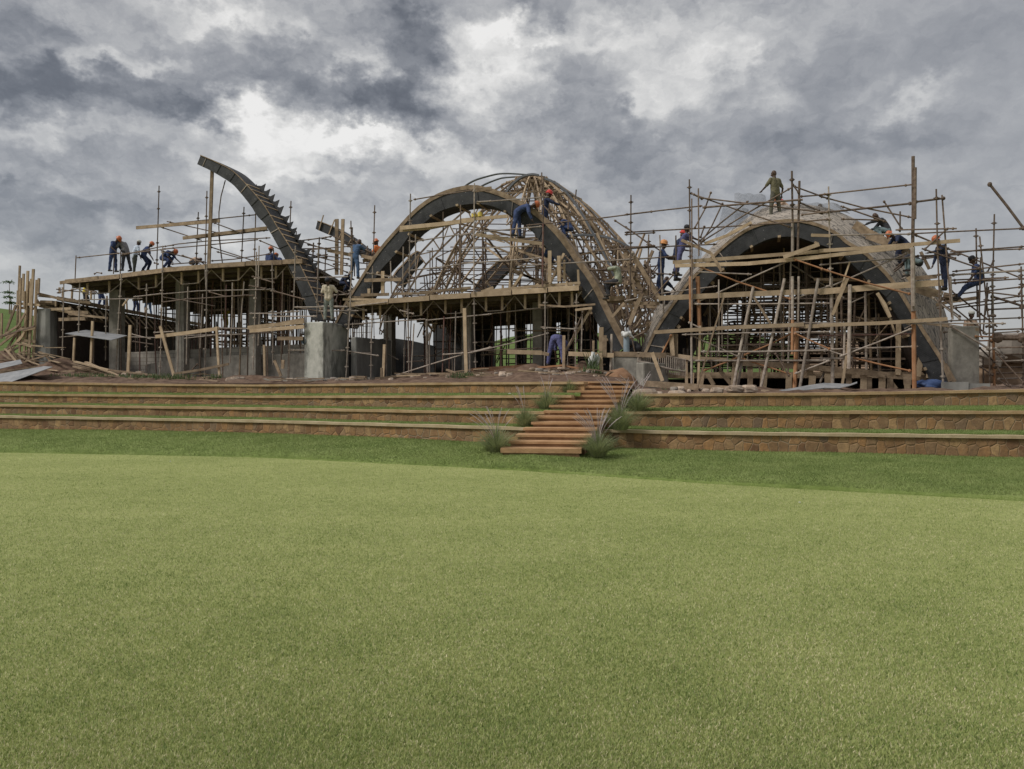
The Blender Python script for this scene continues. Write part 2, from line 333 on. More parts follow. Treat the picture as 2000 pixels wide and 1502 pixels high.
# ================================================================ ground, terraces, steps
def xt(x, tab):
    """linear table that keeps its end slopes outside"""
    if x < tab[0][0]: (a, b), (c, d) = tab[0][:2], tab[1][:2]; return b + (d - b) * (x - a) / (c - a)
    if x > tab[-1][0]: (a, b), (c, d) = tab[-2][:2], tab[-1][:2]; return b + (d - b) * (x - a) / (c - a)
    return lerp(x, tab)
def smooth(tab, wdt=90):
    def f(x):
        s = w_ = 0
        for k in range(-3, 4): g = math.exp(-(k / 2.) ** 2); s += g * xt(x + k * wdt / 3, tab); w_ += g
        return s / w_
    return f
L_D = smooth([(0, 27.8), (500, 24.6), (930, 21.4), (1100, 20.2)]); R_D = smooth([(1180, 21.0), (1300, 20.5), (1400, 20.1), (2000, 18.7)])
LY = [smooth(t) for t in ([(0, 812), (500, 820.5), (930, 832), (1050, 836)], [(0, 790), (500, 796), (900, 803), (1066, 804)], [(0, 768.6), (500, 773), (900, 772.7), (1110, 771.5)], [(0, 745.5), (300, 749.5), (500, 751), (750, 748.5), (900, 746.5), (1130, 745.5)])]
LB = [smooth(t) for t in ([(0, 837), (500, 844), (900, 861), (1050, 866)], [(0, 808.5), (500, 815), (900, 827), (1066, 829)], [(0, 786.5), (500, 791), (900, 797.5), (1110, 799)], [(0, 764.5), (500, 769), (900, 768), (1130, 768)])]
RY = [smooth(t) for t in ([(1191, 839), (1300, 842), (1400, 843.5), (2000, 851)], [(1224, 804), (1400, 802.8), (2000, 803)], [(1260, 769), (1400, 768.5), (1620, 767), (2000, 760.4)])]
RB = [smooth(t) for t in ([(1200, 875.6), (1400, 879), (2000, 893)], [(1225, 832), (1400, 836), (2000, 841)], [(1260, 797), (1400, 794.4), (2000, 791.4)])]
EDGE = smooth([(0, 884), (500, 893), (1000, 918), (1400, 946), (2000, 979)])
GAP = 1.25
def wall(yf, bf, df, k, x0, x1, label, tl, gl):
    xs = [x0 + (x1 - x0) * i / 60 for i in range(61)]
    F = [at(x, yf(x), df(x) + k * GAP) for x in xs]           # coping front edge
    Bz = [at(x, bf(x), df(x) + k * GAP + .04).z for x in xs]
    t = thing('terrace_wall', F[30] - Vector((0, 0, .4)), label, 'wall', 'stone terrace walls with sandstone copings')
    n_ = []
    for i in range(61):
        a = F[min(i + 1, 60)] - F[max(i - 1, 0)]; n_.append(Vector((-a.y, a.x, 0)).normalized())
    n_ = [v if v.y > 0 else -v for v in n_]
    # coping: real slab with slightly uneven front
    V = []; Fc = []
    for i, (p, n) in enumerate(zip(F, n_)):
        j = n * (.012 * math.sin(i * 7.3) + .006 * math.sin(i * 17)); zz = .006 * math.sin(i * 5.1)
        V += [p + j + Vector((0, 0, zz)), p + j - Vector((0, 0, .075)), p + n * .36 - Vector((0, 0, .075)), p + n * .36 + Vector((0, 0, zz))]
        if i: a = 4 * i; Fc += [(a - 4 + c, a - 4 + (c + 1) % 4, a + (c + 1) % 4, a + c) for c in range(4)]
    Fc += [(0, 3, 2, 1), (240, 241, 242, 243)]
    mk('coping', (V, Fc), M['coping' if k == 0 else 'coping_warm'], t)
    V = []; Fc = []; uv = []; s = 0
    for i, (p, n) in enumerate(zip(F, n_)):
        if i: s += (F[i] - F[i - 1]).length
        zt = p.z - .0755; zb = Bz[i] - .12
        for q_, z, u in ((p + n * .05, zb, 0), (p + n * .05, zt, 0), (p + n * .33, zt, .3), (p + n * .33, zb, .3)):
            V.append(Vector((q_.x, q_.y, z))); uv.append((s + u + k * 13, z))
        if i: a = 4 * i; Fc += [(a - 4 + c, a + c, a + c + 1, a - 3 + c) for c in range(3)]
    Fc += [(0, 1, 2, 3), (243, 242, 241, 240)]
    mk('stone_face', (V, Fc), M['stone'], t, uv=uv)
    return F, n_, Bz, xs
def tread(yf, df, k, y2, d2, b2, x0, x1, label):
    """grass strip from the back of coping k up to the foot of wall k + 1"""
    xs = [x0 + (x1 - x0) * i / 80 for i in range(81)]; V = []; F = []
    for i, x in enumerate(xs):
        a = at(x, yf(x), df(x) + k * GAP) + Vector((0, .25, .012)); b = at(x, b2(x), df(x) + (k + 1) * GAP + .1)
        m_ = (a + b) / 2 + Vector((0, 0, .02)); V += [a - Vector((0, 0, .05)), a + Vector((0, .05, .01)), m_, b]
        if i: c = 4 * i; F += [(c - 4 + j, c - 3 + j, c + 1 + j, c + j) for j in range(3)]
    mk('terrace_lawn', (V, F), M['tread'], None, label, 'lawn', kind='structure', smooth=True)
    return V
LN = ['lowest', 'second lowest', 'third', 'topmost']
tv = []
for k in range(4):
    wall(LY[k], LB[k], L_D, k, -330, (1028, 1074, 1116, 1140)[k], 'long %s stone wall with pale coping left of the steps' % LN[k], 0, 0)
    if k < 3: tv.append(tread(LY[k], L_D, k, None, None, LB[k + 1], -330, (1060, 1100, 1135)[k], 'narrow grass strip above the %s left terrace wall' % LN[k]))
for k in range(3):
    wall(RY[k], RB[k], R_D, k, (1160, 1196, 1243)[k], 2350, '%s stone wall with pale coping right of the steps' % ('lowest', 'middle', 'topmost')[k], 0, 0)
    if k < 2: tv.append(tread(RY[k], R_D, k, None, None, RB[k + 1], (1160, 1196)[k], 2350, 'grass strip above the %s right terrace wall' % ('lowest', 'middle')[k]))
# bank: from the edge of the green up to the wall foot
def foot(x):
    l = at(x, LB[0](x), L_D(x) + .08); r = at(x, RB[0](x), R_D(x) + .08)
    if x <= 1030: return l
    if x >= 1180: return r
    return l.lerp(r, (x - 1030) / 150)
V = []; F = []; nb = 14; bank_rows = []
for i in range(171):
    x = -400 + i * 2800 / 170; e = at(x, EDGE(x), 2 * FPX / (EDGE(x) - HOR)); e.z = 0; f = foot(x) + Vector((0, .15, 0)); row = []
    lip = lerp(x, [(0, .01), (900, .02), (1300, .05), (2000, .075)])
    for j in range(nb + 1):
        u = j / nb; p = e.lerp(f, u); z = lip + (f.z - lip) * (u ** .6) + .035 * math.sin(u * 3.14) + .012 * math.sin(x * .013 + u * 5)
        row.append(Vector((p.x, p.y, z)))
    row = [Vector((e.x, e.y, -.03))] + row
    bank_rows.append(row); V += row
    if i: a = (nb + 2) * i; b = a - nb - 2; F += [(b + j, a + j, a + j + 1, b + j + 1) for j in range(nb + 1)]
mk('grass_bank', (V, F), M['bank'], None, 'darker green grass bank between the putting green and the terraces', 'bank', kind='structure', smooth=True)
# green
V = []; F = []; E = [r[0] for r in bank_rows]
for i, e in enumerate(E):
    for j in range(6): u = j / 5; V.append(Vector((e.x * (1 + 0 * u), (e.y + .1) * (1 - u) - 14 * u, 0)))
    if i: a = 6 * i; F += [(a - 6 + j, a - 5 + j, a + 1 + j, a + j) for j in range(5)]
n0 = len(V)
V += [Vector((-700, -700, -.06)), Vector((700, -700, -.06)), Vector((700, 900, -.06)), Vector((-700, 900, -.06))]; F.append((n0, n0 + 1, n0 + 2, n0 + 3))
mk('putting_green', (V, F), M['green'], None, 'smooth light green turf filling the foreground', 'lawn', kind='structure')
# building ground
TOPD = smooth([(0, 31.9), (500, 28.7), (930, 25.4), (1140, 24.2), (1250, 23.2), (2000, 21.4)])
TZ = [(0, 1.95), (1090, 1.96), (1140, 1.99), (1225, 1.95), (1246, 1.66), (1600, 1.66), (2000, 1.78)]
FZ = smooth([(-200, 2.5), (60, 2.6), (110, 2.62), (200, 2.45), (300, 2.2), (500, 2.08), (600, 2.06), (750, 2.15), (850, 2.3), (1000, 2.45), (1150, 2.5), (1215, 2.2), (1262, 1.78), (1600, 1.72), (2000, 1.8)], 30)
def fd(x): return Y0 / (1 + SL * (x - 1000) / FPX)
def gz(X, Y):
    x = 1000 + X / Y * FPX; t0 = TOPD(x) + .25; t1 = fd(x) - .8
    u = max(0, min(1, (Y - t0) / (t1 - t0))); z = lerp(x, TZ) - .03 + (FZ(x) - lerp(x, TZ)) * (u ** .8)
    b = mn.fractal(Vector((X * .9, Y * .9, 0)), 1, 2, 4) * .16 * min(1, u * 4)
    return z + b
def gp(x, off): p = P(x, HOR, off); p.z = gz(p.x, p.y); return p
V = []; F = []; nr = 46
for i in range(281):
    x = -400 + i * 10
    t0 = TOPD(x) + .2
    for j in range(nr + 1):
        Y = t0 + (50 - t0) * (j / nr) ** 1.4; X = (x - 1000) / FPX * Y; z = gz(X, Y)
        if j == 0: z -= .0
        V.append(Vector((X, Y, z)))
    if i: a = (nr + 1) * i; b = a - nr - 1; F += [(b + j, a + j, a + j + 1, b + j + 1) for j in range(nr)]
mk('bare_ground', (V, F), M['dirt'], None, 'bare red earth round the building site', 'ground', kind='structure', smooth=True)
# hills beyond
HT = smooth([(-400, 600), (0, 609), (35, 614), (120, 640), (220, 683), (600, 692), (900, 692), (985, 664), (1050, 655), (1250, 655), (1450, 650), (1530, 672), (1600, 684), (1650, 662), (1720, 656), (1800, 672), (2000, 690), (2400, 680)], 24)
for nm, a0, a1, mt_, lb in (('hill', -500, 1560, 'hill', 'green grassy hillside beyond the building'), ('slope', 1560, 2500, 'scrub', 'brown bare hillside behind the right scaffolding')):
    V = []; F = []; st = range(a0, a1 + 1, 20)
    for i, x in enumerate(st):
        for j in range(13):
            u = j / 12; d = 49 + 131 * u; zt = EYE + (HOR - HT(x)) / FPX * 180; s = u * u * (3 - 2 * u)
            V.append(Vector(((x - 1000) / FPX * d, d, 2.0 - .3 * (x > 1250) + (zt - 2) * s)))
        if i: a = 13 * i; F += [(a - 13 + j, a + j, a + j + 1, a - 12 + j) for j in range(12)]
    mk(nm, (V, F), M[mt_], None, lb, 'hill', kind='structure', smooth=True)
# steps
st = thing('stone_steps', (1, 20, .3), 'flight of reddish sandstone steps climbing through the terraces', 'steps')
AL = Vector((1, -.14, 0)).normalized()
for i in range(13):
    l = Vector((-.27 + .187 * i, 18.96 + .447 * i, .41 + .1325 * i)); wd_ = 1.93 - .016 * i; l = l + AL * rnd.uniform(-.02, .02)
    nrm = Vector((.14, 1, 0)).normalized(); b = G()
    p = [l, l + AL * wd_, l + AL * wd_ + nrm * .56, l + nrm * .56]
    j = [Vector((0, 0, rnd.uniform(-.006, .006))) for _ in range(4)]
    th_ = .11 if i == 0 else .060
    b.add([v + q_ - Vector((0, 0, th_)) for v, q_ in zip(p, j)] + [v + q_ for v, q_ in zip(p, j)], [(3, 2, 1, 0), (4, 5, 6, 7), (0, 1, 5, 4), (1, 2, 6, 5), (2, 3, 7, 6), (3, 0, 4, 7)])
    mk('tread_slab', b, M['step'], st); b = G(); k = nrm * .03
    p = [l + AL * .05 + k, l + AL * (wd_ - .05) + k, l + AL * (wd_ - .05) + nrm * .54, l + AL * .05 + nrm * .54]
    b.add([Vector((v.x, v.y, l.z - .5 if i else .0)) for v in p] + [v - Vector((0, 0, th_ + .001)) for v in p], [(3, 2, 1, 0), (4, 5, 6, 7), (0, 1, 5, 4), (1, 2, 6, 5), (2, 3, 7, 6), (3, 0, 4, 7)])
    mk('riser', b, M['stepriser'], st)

# ---- grass blades as real geometry
def blades(name, pts, h, wdt, m_, label, cat, lean=.5):
    n = len(pts); rs = np.random.RandomState(5)
    a = rs.rand(n) * 6.283; hh = h * (.5 + rs.rand(n)); ww = wdt * (.6 + .8 * rs.rand(n))
    p = np.asarray(pts); dx = np.cos(a); dy = np.sin(a); la = rs.rand(n) * 6.283; ll = hh * lean * rs.rand(n)
    V = np.empty((n, 3, 3)); V[:, 0] = p; V[:, 1] = p; V[:, 2] = p
    V[:, 0, 0] -= dx * ww; V[:, 0, 1] -= dy * ww; V[:, 1, 0] += dx * ww; V[:, 1, 1] += dy * ww
    V[:, 2, 0] += np.cos(la) * ll; V[:, 2, 1] += np.sin(la) * ll; V[:, 2, 2] += hh; V[:, :2, 2] -= .003
    me = bpy.data.meshes.new(name); me.vertices.add(3 * n); me.loops.add(3 * n); me.polygons.add(n)
    me.vertices.foreach_set('co', V.ravel()); me.loops.foreach_set('vertex_index', np.arange(3 * n)); me.polygons.foreach_set('loop_start', np.arange(n) * 3)
    me.materials.append(m_); me.update(calc_edges=True)
    o = bpy.data.objects.new(name, me); sc.collection.objects.link(o); tag(o, label, cat, kind='stuff'); return o
rs = np.random.RandomState(3)
n = 1400000; d = 3.0 * (23.0 / 3.0) ** (rs.rand(n) ** 1.55); px = rs.rand(n) * 2200 - 100
X = (px - 1000) / FPX * d + (rs.rand(n) - rs.rand(n)) * 3.2; px = 1000 + X / d * FPX; ed = np.array([2 * FPX / (EDGE(float(v)) - HOR) for v in np.linspace(-200, 2200, 200)])
ok = d < np.interp(px, np.linspace(-200, 2200, 200), ed) - .05
X = X[ok]; d = d[ok]; A_ = np.stack([X, d, 0 * d], 1); pat = np.array([mn.noise(Vector((x * .7, y * .7, 1))) + .7 * mn.noise(Vector((x * 3, y * 3, 4))) for x, y in zip(X, d)]); rr = rs.rand(len(X)) + pat * .13
for lo_, hi_, mm, lb, h_ in ((-9, .2, 'blade_deep', 'deeper green blades scattered through the putting green', .020), (.2, .80, 'blade_green', 'short mown green blades of the putting green', .017), (.80, 9, 'blade_straw', 'dry straw-coloured blades scattered through the putting green', .014)):
    blades('turf_blades', A_[(rr >= lo_) & (rr < hi_)], h_, .0034, M[mm], lb, 'grass', 1.3)
pts = []
br = np.array([[list(v) for v in r[1:]] for r in bank_rows])
i = rs.randint(0, br.shape[0] - 1, 260000); fu = rs.rand(260000) * (br.shape[1] - 1.001); j = fu.astype(int); fu -= j; fi = rs.rand(260000)
def bil(A, i, j, fi, fj): fi = fi[:, None]; fj = fj[:, None]; return (A[i, j] * (1 - fi) + A[i + 1, j] * fi) * (1 - fj) + (A[i, j + 1] * (1 - fi) + A[i + 1, j + 1] * fi) * fj
pp = bil(br, i, j, fi, fu)
for V_ in tv:
    A = np.array([list(v) for v in V_]).reshape(-1, 4, 3); k_ = 22000
    i = rs.randint(0, A.shape[0] - 1, k_); j = rs.randint(0, 3, k_); pp = np.vstack([pp, bil(A, i, j, rs.rand(k_), rs.rand(k_))])
blades('bank_blades', pp, .030, .006, M['blade_bank'], 'longer green blades on the bank and terraces', 'grass', 1.0)

# ---- fountain grass clumps by the steps
def clump(x, y, d, r, h, npl, label, ph):
    b = at(x, y, d); t = thing('fountain_grass', b, label, 'plant', 'fountain grass clumps beside the steps'); g = G()
    for k in range(640):
        a = rnd.uniform(0, 6.283); rr = r * rnd.random() ** .7; hh = h * rnd.uniform(.55, 1.1) * (1 - .25 * rr / r)
        p0 = b + Vector((math.cos(a), math.sin(a), 0)) * rr * .3 - Vector((0, 0, .05)); out = Vector((math.cos(a), math.sin(a), 0)) * rr * 1.1
        sd_ = Vector((-math.sin(a), math.cos(a), 0)) * .006; pr = []
        for u in (0, .4, .75, 1): pr.append(p0 + out * u * u + Vector((0, 0, hh * (u - .25 * u * u * rr / r))))
        V = [];
        for u, p in zip((1, .9, .6, .15), pr): V += [p - sd_ * u, p + sd_ * u]
        g.add(V, [(0, 1, 3, 2), (2, 3, 5, 4), (4, 5, 7, 6)])
    mk('leaves', g, M['clump'], t)
    for k in range(npl):
        a = rnd.choice([rnd.uniform(0, 6.283), rnd.uniform(2.2, 4)]); rr = r * rnd.uniform(.3, 1.3); H = ph * rnd.uniform(.85, 1.15); out = Vector((math.cos(a) * rr, math.sin(a) * rr * .5, 0)); g = G(); pr = []; rad = []
        for u in range(9): u /= 8; pr.append(b + out * u ** 1.8 + Vector((0, 0, H * (u - .12 * u ** 3)))); rad.append(.003 if u < .66 else .007 * math.sin(max(.12, (1.02 - u) / .36) * 3.0) ** .7)
        g.tube(pr, rad, 5)
        for z in range(46):
            u = .68 + .32 * z / 46; p = b + out * u ** 1.8 + Vector((0, 0, H * (u - .12 * u ** 3))); v = Vector((rnd.gauss(0, 1), rnd.gauss(0, 1), .9)).normalized() * .035; s_ = v.orthogonal().normalized() * .0013
            g.add([p - s_, p + s_, p + v], [(0, 1, 2)])
        mk('plume', g, M['plume'], t)
clump(970, 882, 19.5, .66, .80, 16, 'fountain grass clump left of the lowest steps, its plumes leaning left', 1.12)
clump(1167, 887, 18.85, .60, .70, 26, 'widest fountain grass clump, with many purplish plumes, right of the lowest steps', 1.12)
clump(1026, 834, 21.2, .42, .66, 6, 'small thin fountain grass clump on the lowest left grass strip', 1.1)
clump(1068, 801, 22.6, .52, .70, 6, 'airy fountain grass clump on the middle left grass strip by the steps', 1.1)
clump(1211, 836, 20.6, .60, .78, 18, 'tall fountain grass clump right of the middle steps', 1.35)
clump(1246, 801, 22.2, .60, .68, 8, 'upper fountain grass clump below the end of the topmost right wall', 1.1)
clump(1113, 769, 23.9, .30, .5, 2, 'small tuft of fountain grass left of the topmost steps', .8)
# ================================================================ the building
def resample(pts, n):
    """smooth curve through points, n samples even in length"""
    pts = [Vector(p) for p in pts]; e = [pts[0] * 2 - pts[1]] + pts + [pts[-1] * 2 - pts[-2]]; o = []
    for i in range(1, len(e) - 2):
        for k in range(12):
            t = k / 12; a, b, c, d = e[i - 1:i + 3]
            o.append(.5 * ((2 * b) + (c - a) * t + (2 * a - 5 * b + 4 * c - d) * t * t + (3 * b - a - 3 * c + d) * t ** 3))
    o.append(pts[-1]); L = [0]
    for a, b in zip(o, o[1:]): L.append(L[-1] + (b - a).length)
    r = []; j = 0
    for i in range(n):
        s = L[-1] * i / (n - 1)
        while j < len(L) - 2 and L[j + 1] < s: j += 1
        r.append(o[j].lerp(o[j + 1], (s - L[j]) / max(1e-9, L[j + 1] - L[j])))
    return r
def PL(s, off=0): return [P(*map(float, p.split(',')), off) for p in s.split()]
def strip(rows, close=False):
    """faces between equal rows of points"""
    n = len(rows[0]); V = [v for r in rows for v in r]; F = []
    for i in range(len(rows) - (0 if close else 1)):
        a = i * n; b = ((i + 1) % len(rows)) * n
        F += [(a + j, a + j + 1, b + j + 1, b + j) for j in range(n - 1)]
    return V, F
def solid(rows):
    V, F = strip(rows, True); n = len(rows[0]); k = len(rows)
    F += [tuple(i * n for i in range(k)), tuple(i * n + n - 1 for i in range(k))[::-1]]; return V, F
UP = Vector((0, 0, 1))
def ground_box(name, x0, x1, ytop, off, dep, m_, label, cat, zb=None, group=None, ang=0, zt=None):
    """upright block whose front runs from photo column x0 to x1"""
    a = P(x0, ytop, off); b = P(x1, ytop, off); z1 = zt if zt else (a.z + b.z) / 2; c = (a + b) / 2; z0 = (gz(c.x, c.y) - .25) if zb is None else zb
    d = (b - a); d.z = 0; n = Vector((-d.y, d.x, 0)).normalized() * dep; g = G()
    q_ = [a, b, b + n, a + n]
    g.add([Vector((v.x, v.y, z0)) for v in q_] + [Vector((v.x, v.y, z1)) for v in q_], [(3, 2, 1, 0), (4, 5, 6, 7), (0, 1, 5, 4), (1, 2, 6, 5), (2, 3, 7, 6), (3, 0, 4, 7)])
    return mk(name, g, m_, None, label, cat, group)

# ---- left deck
def deck(front, back, thick, label, name='formwork_deck', m_='oldwood', joists=10, props=(), zprop=None, cat='deck', trussy=.55, dirv=None):
    c = (front[0] + front[-1]) / 2; t = thing(name, c, label, cat)
    g = G(); n = len(front); V = front + back + [v - UP * thick for v in back] + [v - UP * thick for v in front]
    V, F = solid([front, back, [v - UP * thick for v in back], [v - UP * thick for v in front]])
    mk('boarding', (V, F), M['shade_wood'], t)
    for i in range(n - 1):
        a, b = front[i], front[i + 1]; d = (b - a).normalized(); nn = Vector((d.y, -d.x, 0)).normalized() * .03
        mk('edge_board', G().beam(a + nn - UP * .07 + d * .02, b + nn - UP * .09 - d * .02, .045, .2), M[m_], t)
    for j in range(joists):
        u = (j + .5) / joists; g = G()
        a = front[0].lerp(back[0], u) - UP * (thick + .08); b = front[-1].lerp(back[-1], u) - UP * (thick + .08)
        pts = [front[i].lerp(back[i], u) - UP * (thick + .08) for i in range(n)]
        for a, b in zip(pts, pts[1:]): g.beam(a, b, .09, .15)
        mk('joist', g, M['shade_wood'], t)
    # light edge trusses hanging under the front
    for i in range(n - 1):
        a = front[i] - UP * (thick + .02) + NRM * .35; b = front[i + 1] - UP * (thick + .02) + NRM * .35; g = G(); m1 = a.lerp(b, .3) - UP * trussy; m2 = a.lerp(b, .7) - UP * trussy
        g.tube([a, m1, m2, b], .022, 5); mk('truss_rod', g, M['galv'], t)
        for m_1 in (m1, m2): mk('truss_post', G().beam(m_1, m_1 + UP * trussy, .09, .06), M['wood'], t)
    for (x, y, r_) in props:
        zt = zprop if zprop else c.z; z0 = gz(x, y); lean = rnd.uniform(-.12, .12); g = G()
        a = Vector((x, y, z0)); b = Vector((x + lean, y + rnd.uniform(-.1, .1), zt)); mid = a.lerp(b, .5 + rnd.uniform(-.1, .1))
        g.tube([a, mid], .03, 7); g.tube([mid, b], .022, 7); g.tube([mid - UP * .04, mid + UP * .04], .045, 7); g.beam(a, a + UP * .02, .14, .14); g.beam(b - UP * .02, b, .14, .14)
        mk('prop', g, M[r_], t)
    return t
fr = PL('128,547.5 235,536 320,524.5 403,517 480,511.5 552,508.5 592,506')
bk = [v + Vector((0, 21 - (v.y - 34), 0)) for v in fr]
pr = []
for i in range(11):
    for j in range(8):
        x = -20.3 + i * 1.15 + rnd.uniform(-.2, .2); y = Y0 - SL * x + 1.2 + j * 2.2 + rnd.uniform(-.4, .4)
        if y < 56: pr.append((x, y, rnd.choice(['red', 'galv', 'steel', 'steel'])))
rnd.shuffle(pr)
deck(fr, bk, .16, 'upper left formwork deck with props under it, carrying the row of workers', props=pr[:84], zprop=6.9, joists=14)
# lower left deck running back
fr2 = PL('72,588 92,587 112,586'); fr2 = [Vector((v.x, v.y, 5.85)) for v in fr2]; bk2 = [Vector((v.x, 58, 5.85)) for v in fr2]
t = deck(fr2, bk2, .16, 'lower left formwork deck with a row of slanting kicker struts along its edge', joists=8, trussy=.3)
xe = fr2[-1].x
for k in range(27):
    y = 38.3 + k * .72; a = Vector((xe + .02, y, 5.72)); b = Vector((xe + .58, y + rnd.uniform(-.05, .05), 5.12))
    mk('kicker_strut', G().beam(a, b, .09, .05), M['wood'], t)
    if k % 3 == 0: mk('edge_post', G().beam(Vector((xe, y + .2, 5.86)), Vector((xe + rnd.uniform(-.06, .06), y + .2, 6.4 + rnd.uniform(0, .25))), .08, .05), M['oldwood'], t)
mk('edge_beam', G().beam(Vector((xe + .56, 38, 5.1)), Vector((xe + .56, 57.6, 5.1)), .1, .12), M['oldwood'], t)
mk('edge_board', G().beam(Vector((xe + .03, 38, 5.98)), Vector((xe + .03, 57.6, 5.98)), .05, .2), M['oldwood'], t)
g = G(); g.box((xe - .4, 38.5, 2.2), (xe - .15, 57.8, 5.6)); mk('shade_dark_wall', g, M['soffit'], None, 'dark basement wall under the lower left deck', 'wall')  # dark wall added where there is only an open void in shade
# curved concrete wall at the far left
cw = [P(67, 600, -.2), P(80, 600, -.35), P(96, 600, -.3), P(108, 600, .1), P(116, 600, .7), P(119, 600, 1.5)]; cw = resample(cw, 16); g = G()
ins = [v + Vector((-.12, .3, 0)) for v in cw]
zt, zb = P(90, 604, 0).z, 2.3
V, F = solid([[Vector((v.x, v.y, zt)) for v in cw], [Vector((v.x, v.y, zb)) for v in cw], [Vector((v.x, v.y, zb)) for v in ins], [Vector((v.x, v.y, zt)) for v in ins]])
mk('curved_wall', (V, F), M['concrete_dk'], None, 'curved grey concrete wall at the left end of the site', 'wall')
for x0, x1, yt, off, lb in ((213, 231.5, 566, 1.4, 'square concrete column leftmost under the upper left deck'), (343, 358.5, 548, 1.5, 'square concrete column in the middle under the upper left deck'), (486, 499, 545, 1.7, 'square concrete column under the right part of the upper left deck'),
                            (151, 165, 612, 3.0, 'short concrete column in the shadow beside the curved wall'), (902, 920, 596, 1.6, 'thick concrete column under the middle of the central deck'), (1040, 1058, 590, 1.8, 'concrete column under the central deck nearest the bending worker'), (749, 765, 612, 3.2, 'concrete column behind the dark concrete pier')):
    ground_box('concrete_column', x0, x1, yt, off, .42, M['concrete_cl'], lb, 'column', group='concrete columns under the decks')
# block wall and plinth
def long_wall(name, ps, off, dep, m_, label, cat='wall', zb=None):
    T_ = [P(x, y, off) for x, y in ps]; s = 0; uv = []; V = []; F = []
    for i, a in enumerate(T_):
        if i: s += (a - T_[i - 1]).length
        z0 = gz(a.x, a.y) - .3 if zb is None else zb; c = a + NRM * dep
        V += [Vector((a.x, a.y, z0)), a, c, Vector((c.x, c.y, z0))]; uv += [(s, z0), (s, a.z), (s + .1, a.z + .3), (s, z0)]
        if i: k = 4 * i; F += [(k - 4 + j, k + j, k + j + 1, k - 3 + j) for j in range(3)]
    F += [(0, 1, 2, 3), (len(V) - 1, len(V) - 2, len(V) - 3, len(V) - 4)]
    return mk(name, (V, F), m_, None, label, cat, uv=uv)
long_wall('block_wall', [(232, 689), (330, 684.5), (420, 680), (510, 676), (600, 672)], 3.0, .2, M['block'], 'long low wall of grey blocks under the upper left deck')
long_wall('plinth', [(284, 712), (330, 703), (448, 694), (600, 690)], 2.3, .4, M['concrete_cl'], 'smooth concrete plinth in front of the low block wall')
long_wall('plinth', [(432, 741), (520, 739), (600, 738.5), (722, 737)], -2.0, .5, M['concrete_cl'], 'low concrete footing strip along the foot of the big stained pier', zb=1.8)
# walls under the central deck, coloured near black and widened for its shade
long_wall('shade_dark_wall', [(676, 668), (764, 660), (800, 665), (848, 676)], 9.0, .3, M['shade_concrete'], 'dark basement wall with a sloping top under the left half of the central deck')
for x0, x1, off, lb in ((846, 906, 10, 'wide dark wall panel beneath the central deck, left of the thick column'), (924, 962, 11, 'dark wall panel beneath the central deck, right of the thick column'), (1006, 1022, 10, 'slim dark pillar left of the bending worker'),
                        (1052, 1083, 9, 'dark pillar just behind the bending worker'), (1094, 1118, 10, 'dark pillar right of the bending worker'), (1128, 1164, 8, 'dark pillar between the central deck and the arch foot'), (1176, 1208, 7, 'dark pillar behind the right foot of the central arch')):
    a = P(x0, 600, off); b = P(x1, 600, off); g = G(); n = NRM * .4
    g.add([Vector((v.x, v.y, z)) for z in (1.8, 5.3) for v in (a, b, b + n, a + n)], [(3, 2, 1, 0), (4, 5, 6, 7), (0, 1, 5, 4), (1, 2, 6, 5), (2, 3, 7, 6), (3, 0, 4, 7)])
    mk('shade_dark_pillar', g, M['shade_concrete'], None, lb, 'pillar', 'dark supports under the central deck')
# ---- central deck
fr3 = PL('678,592 760,584.5 840,578 920,572.5 1000,567 1070,562 1132,557.5', -.5); bk3 = [v + NRM * 13 for v in fr3]; pr = []
for i in range(12):
    for j in range(7):
        pr.append((-6.2 + i * .93 + rnd.uniform(-.2, .2) + j * .6, 0, j, rnd.choice(['red', 'galv', 'steel', 'galv'])))
pr = [(x, Y0 - SL * x + .9 + j * 1.75 + rnd.uniform(-.3, .3), c) for (x, y, j, c) in pr]
deck(fr3, bk3, .15, 'central formwork deck at the foot of the timber dome, on many steel props', props=pr, zprop=5.35, joists=12, m_='wood')
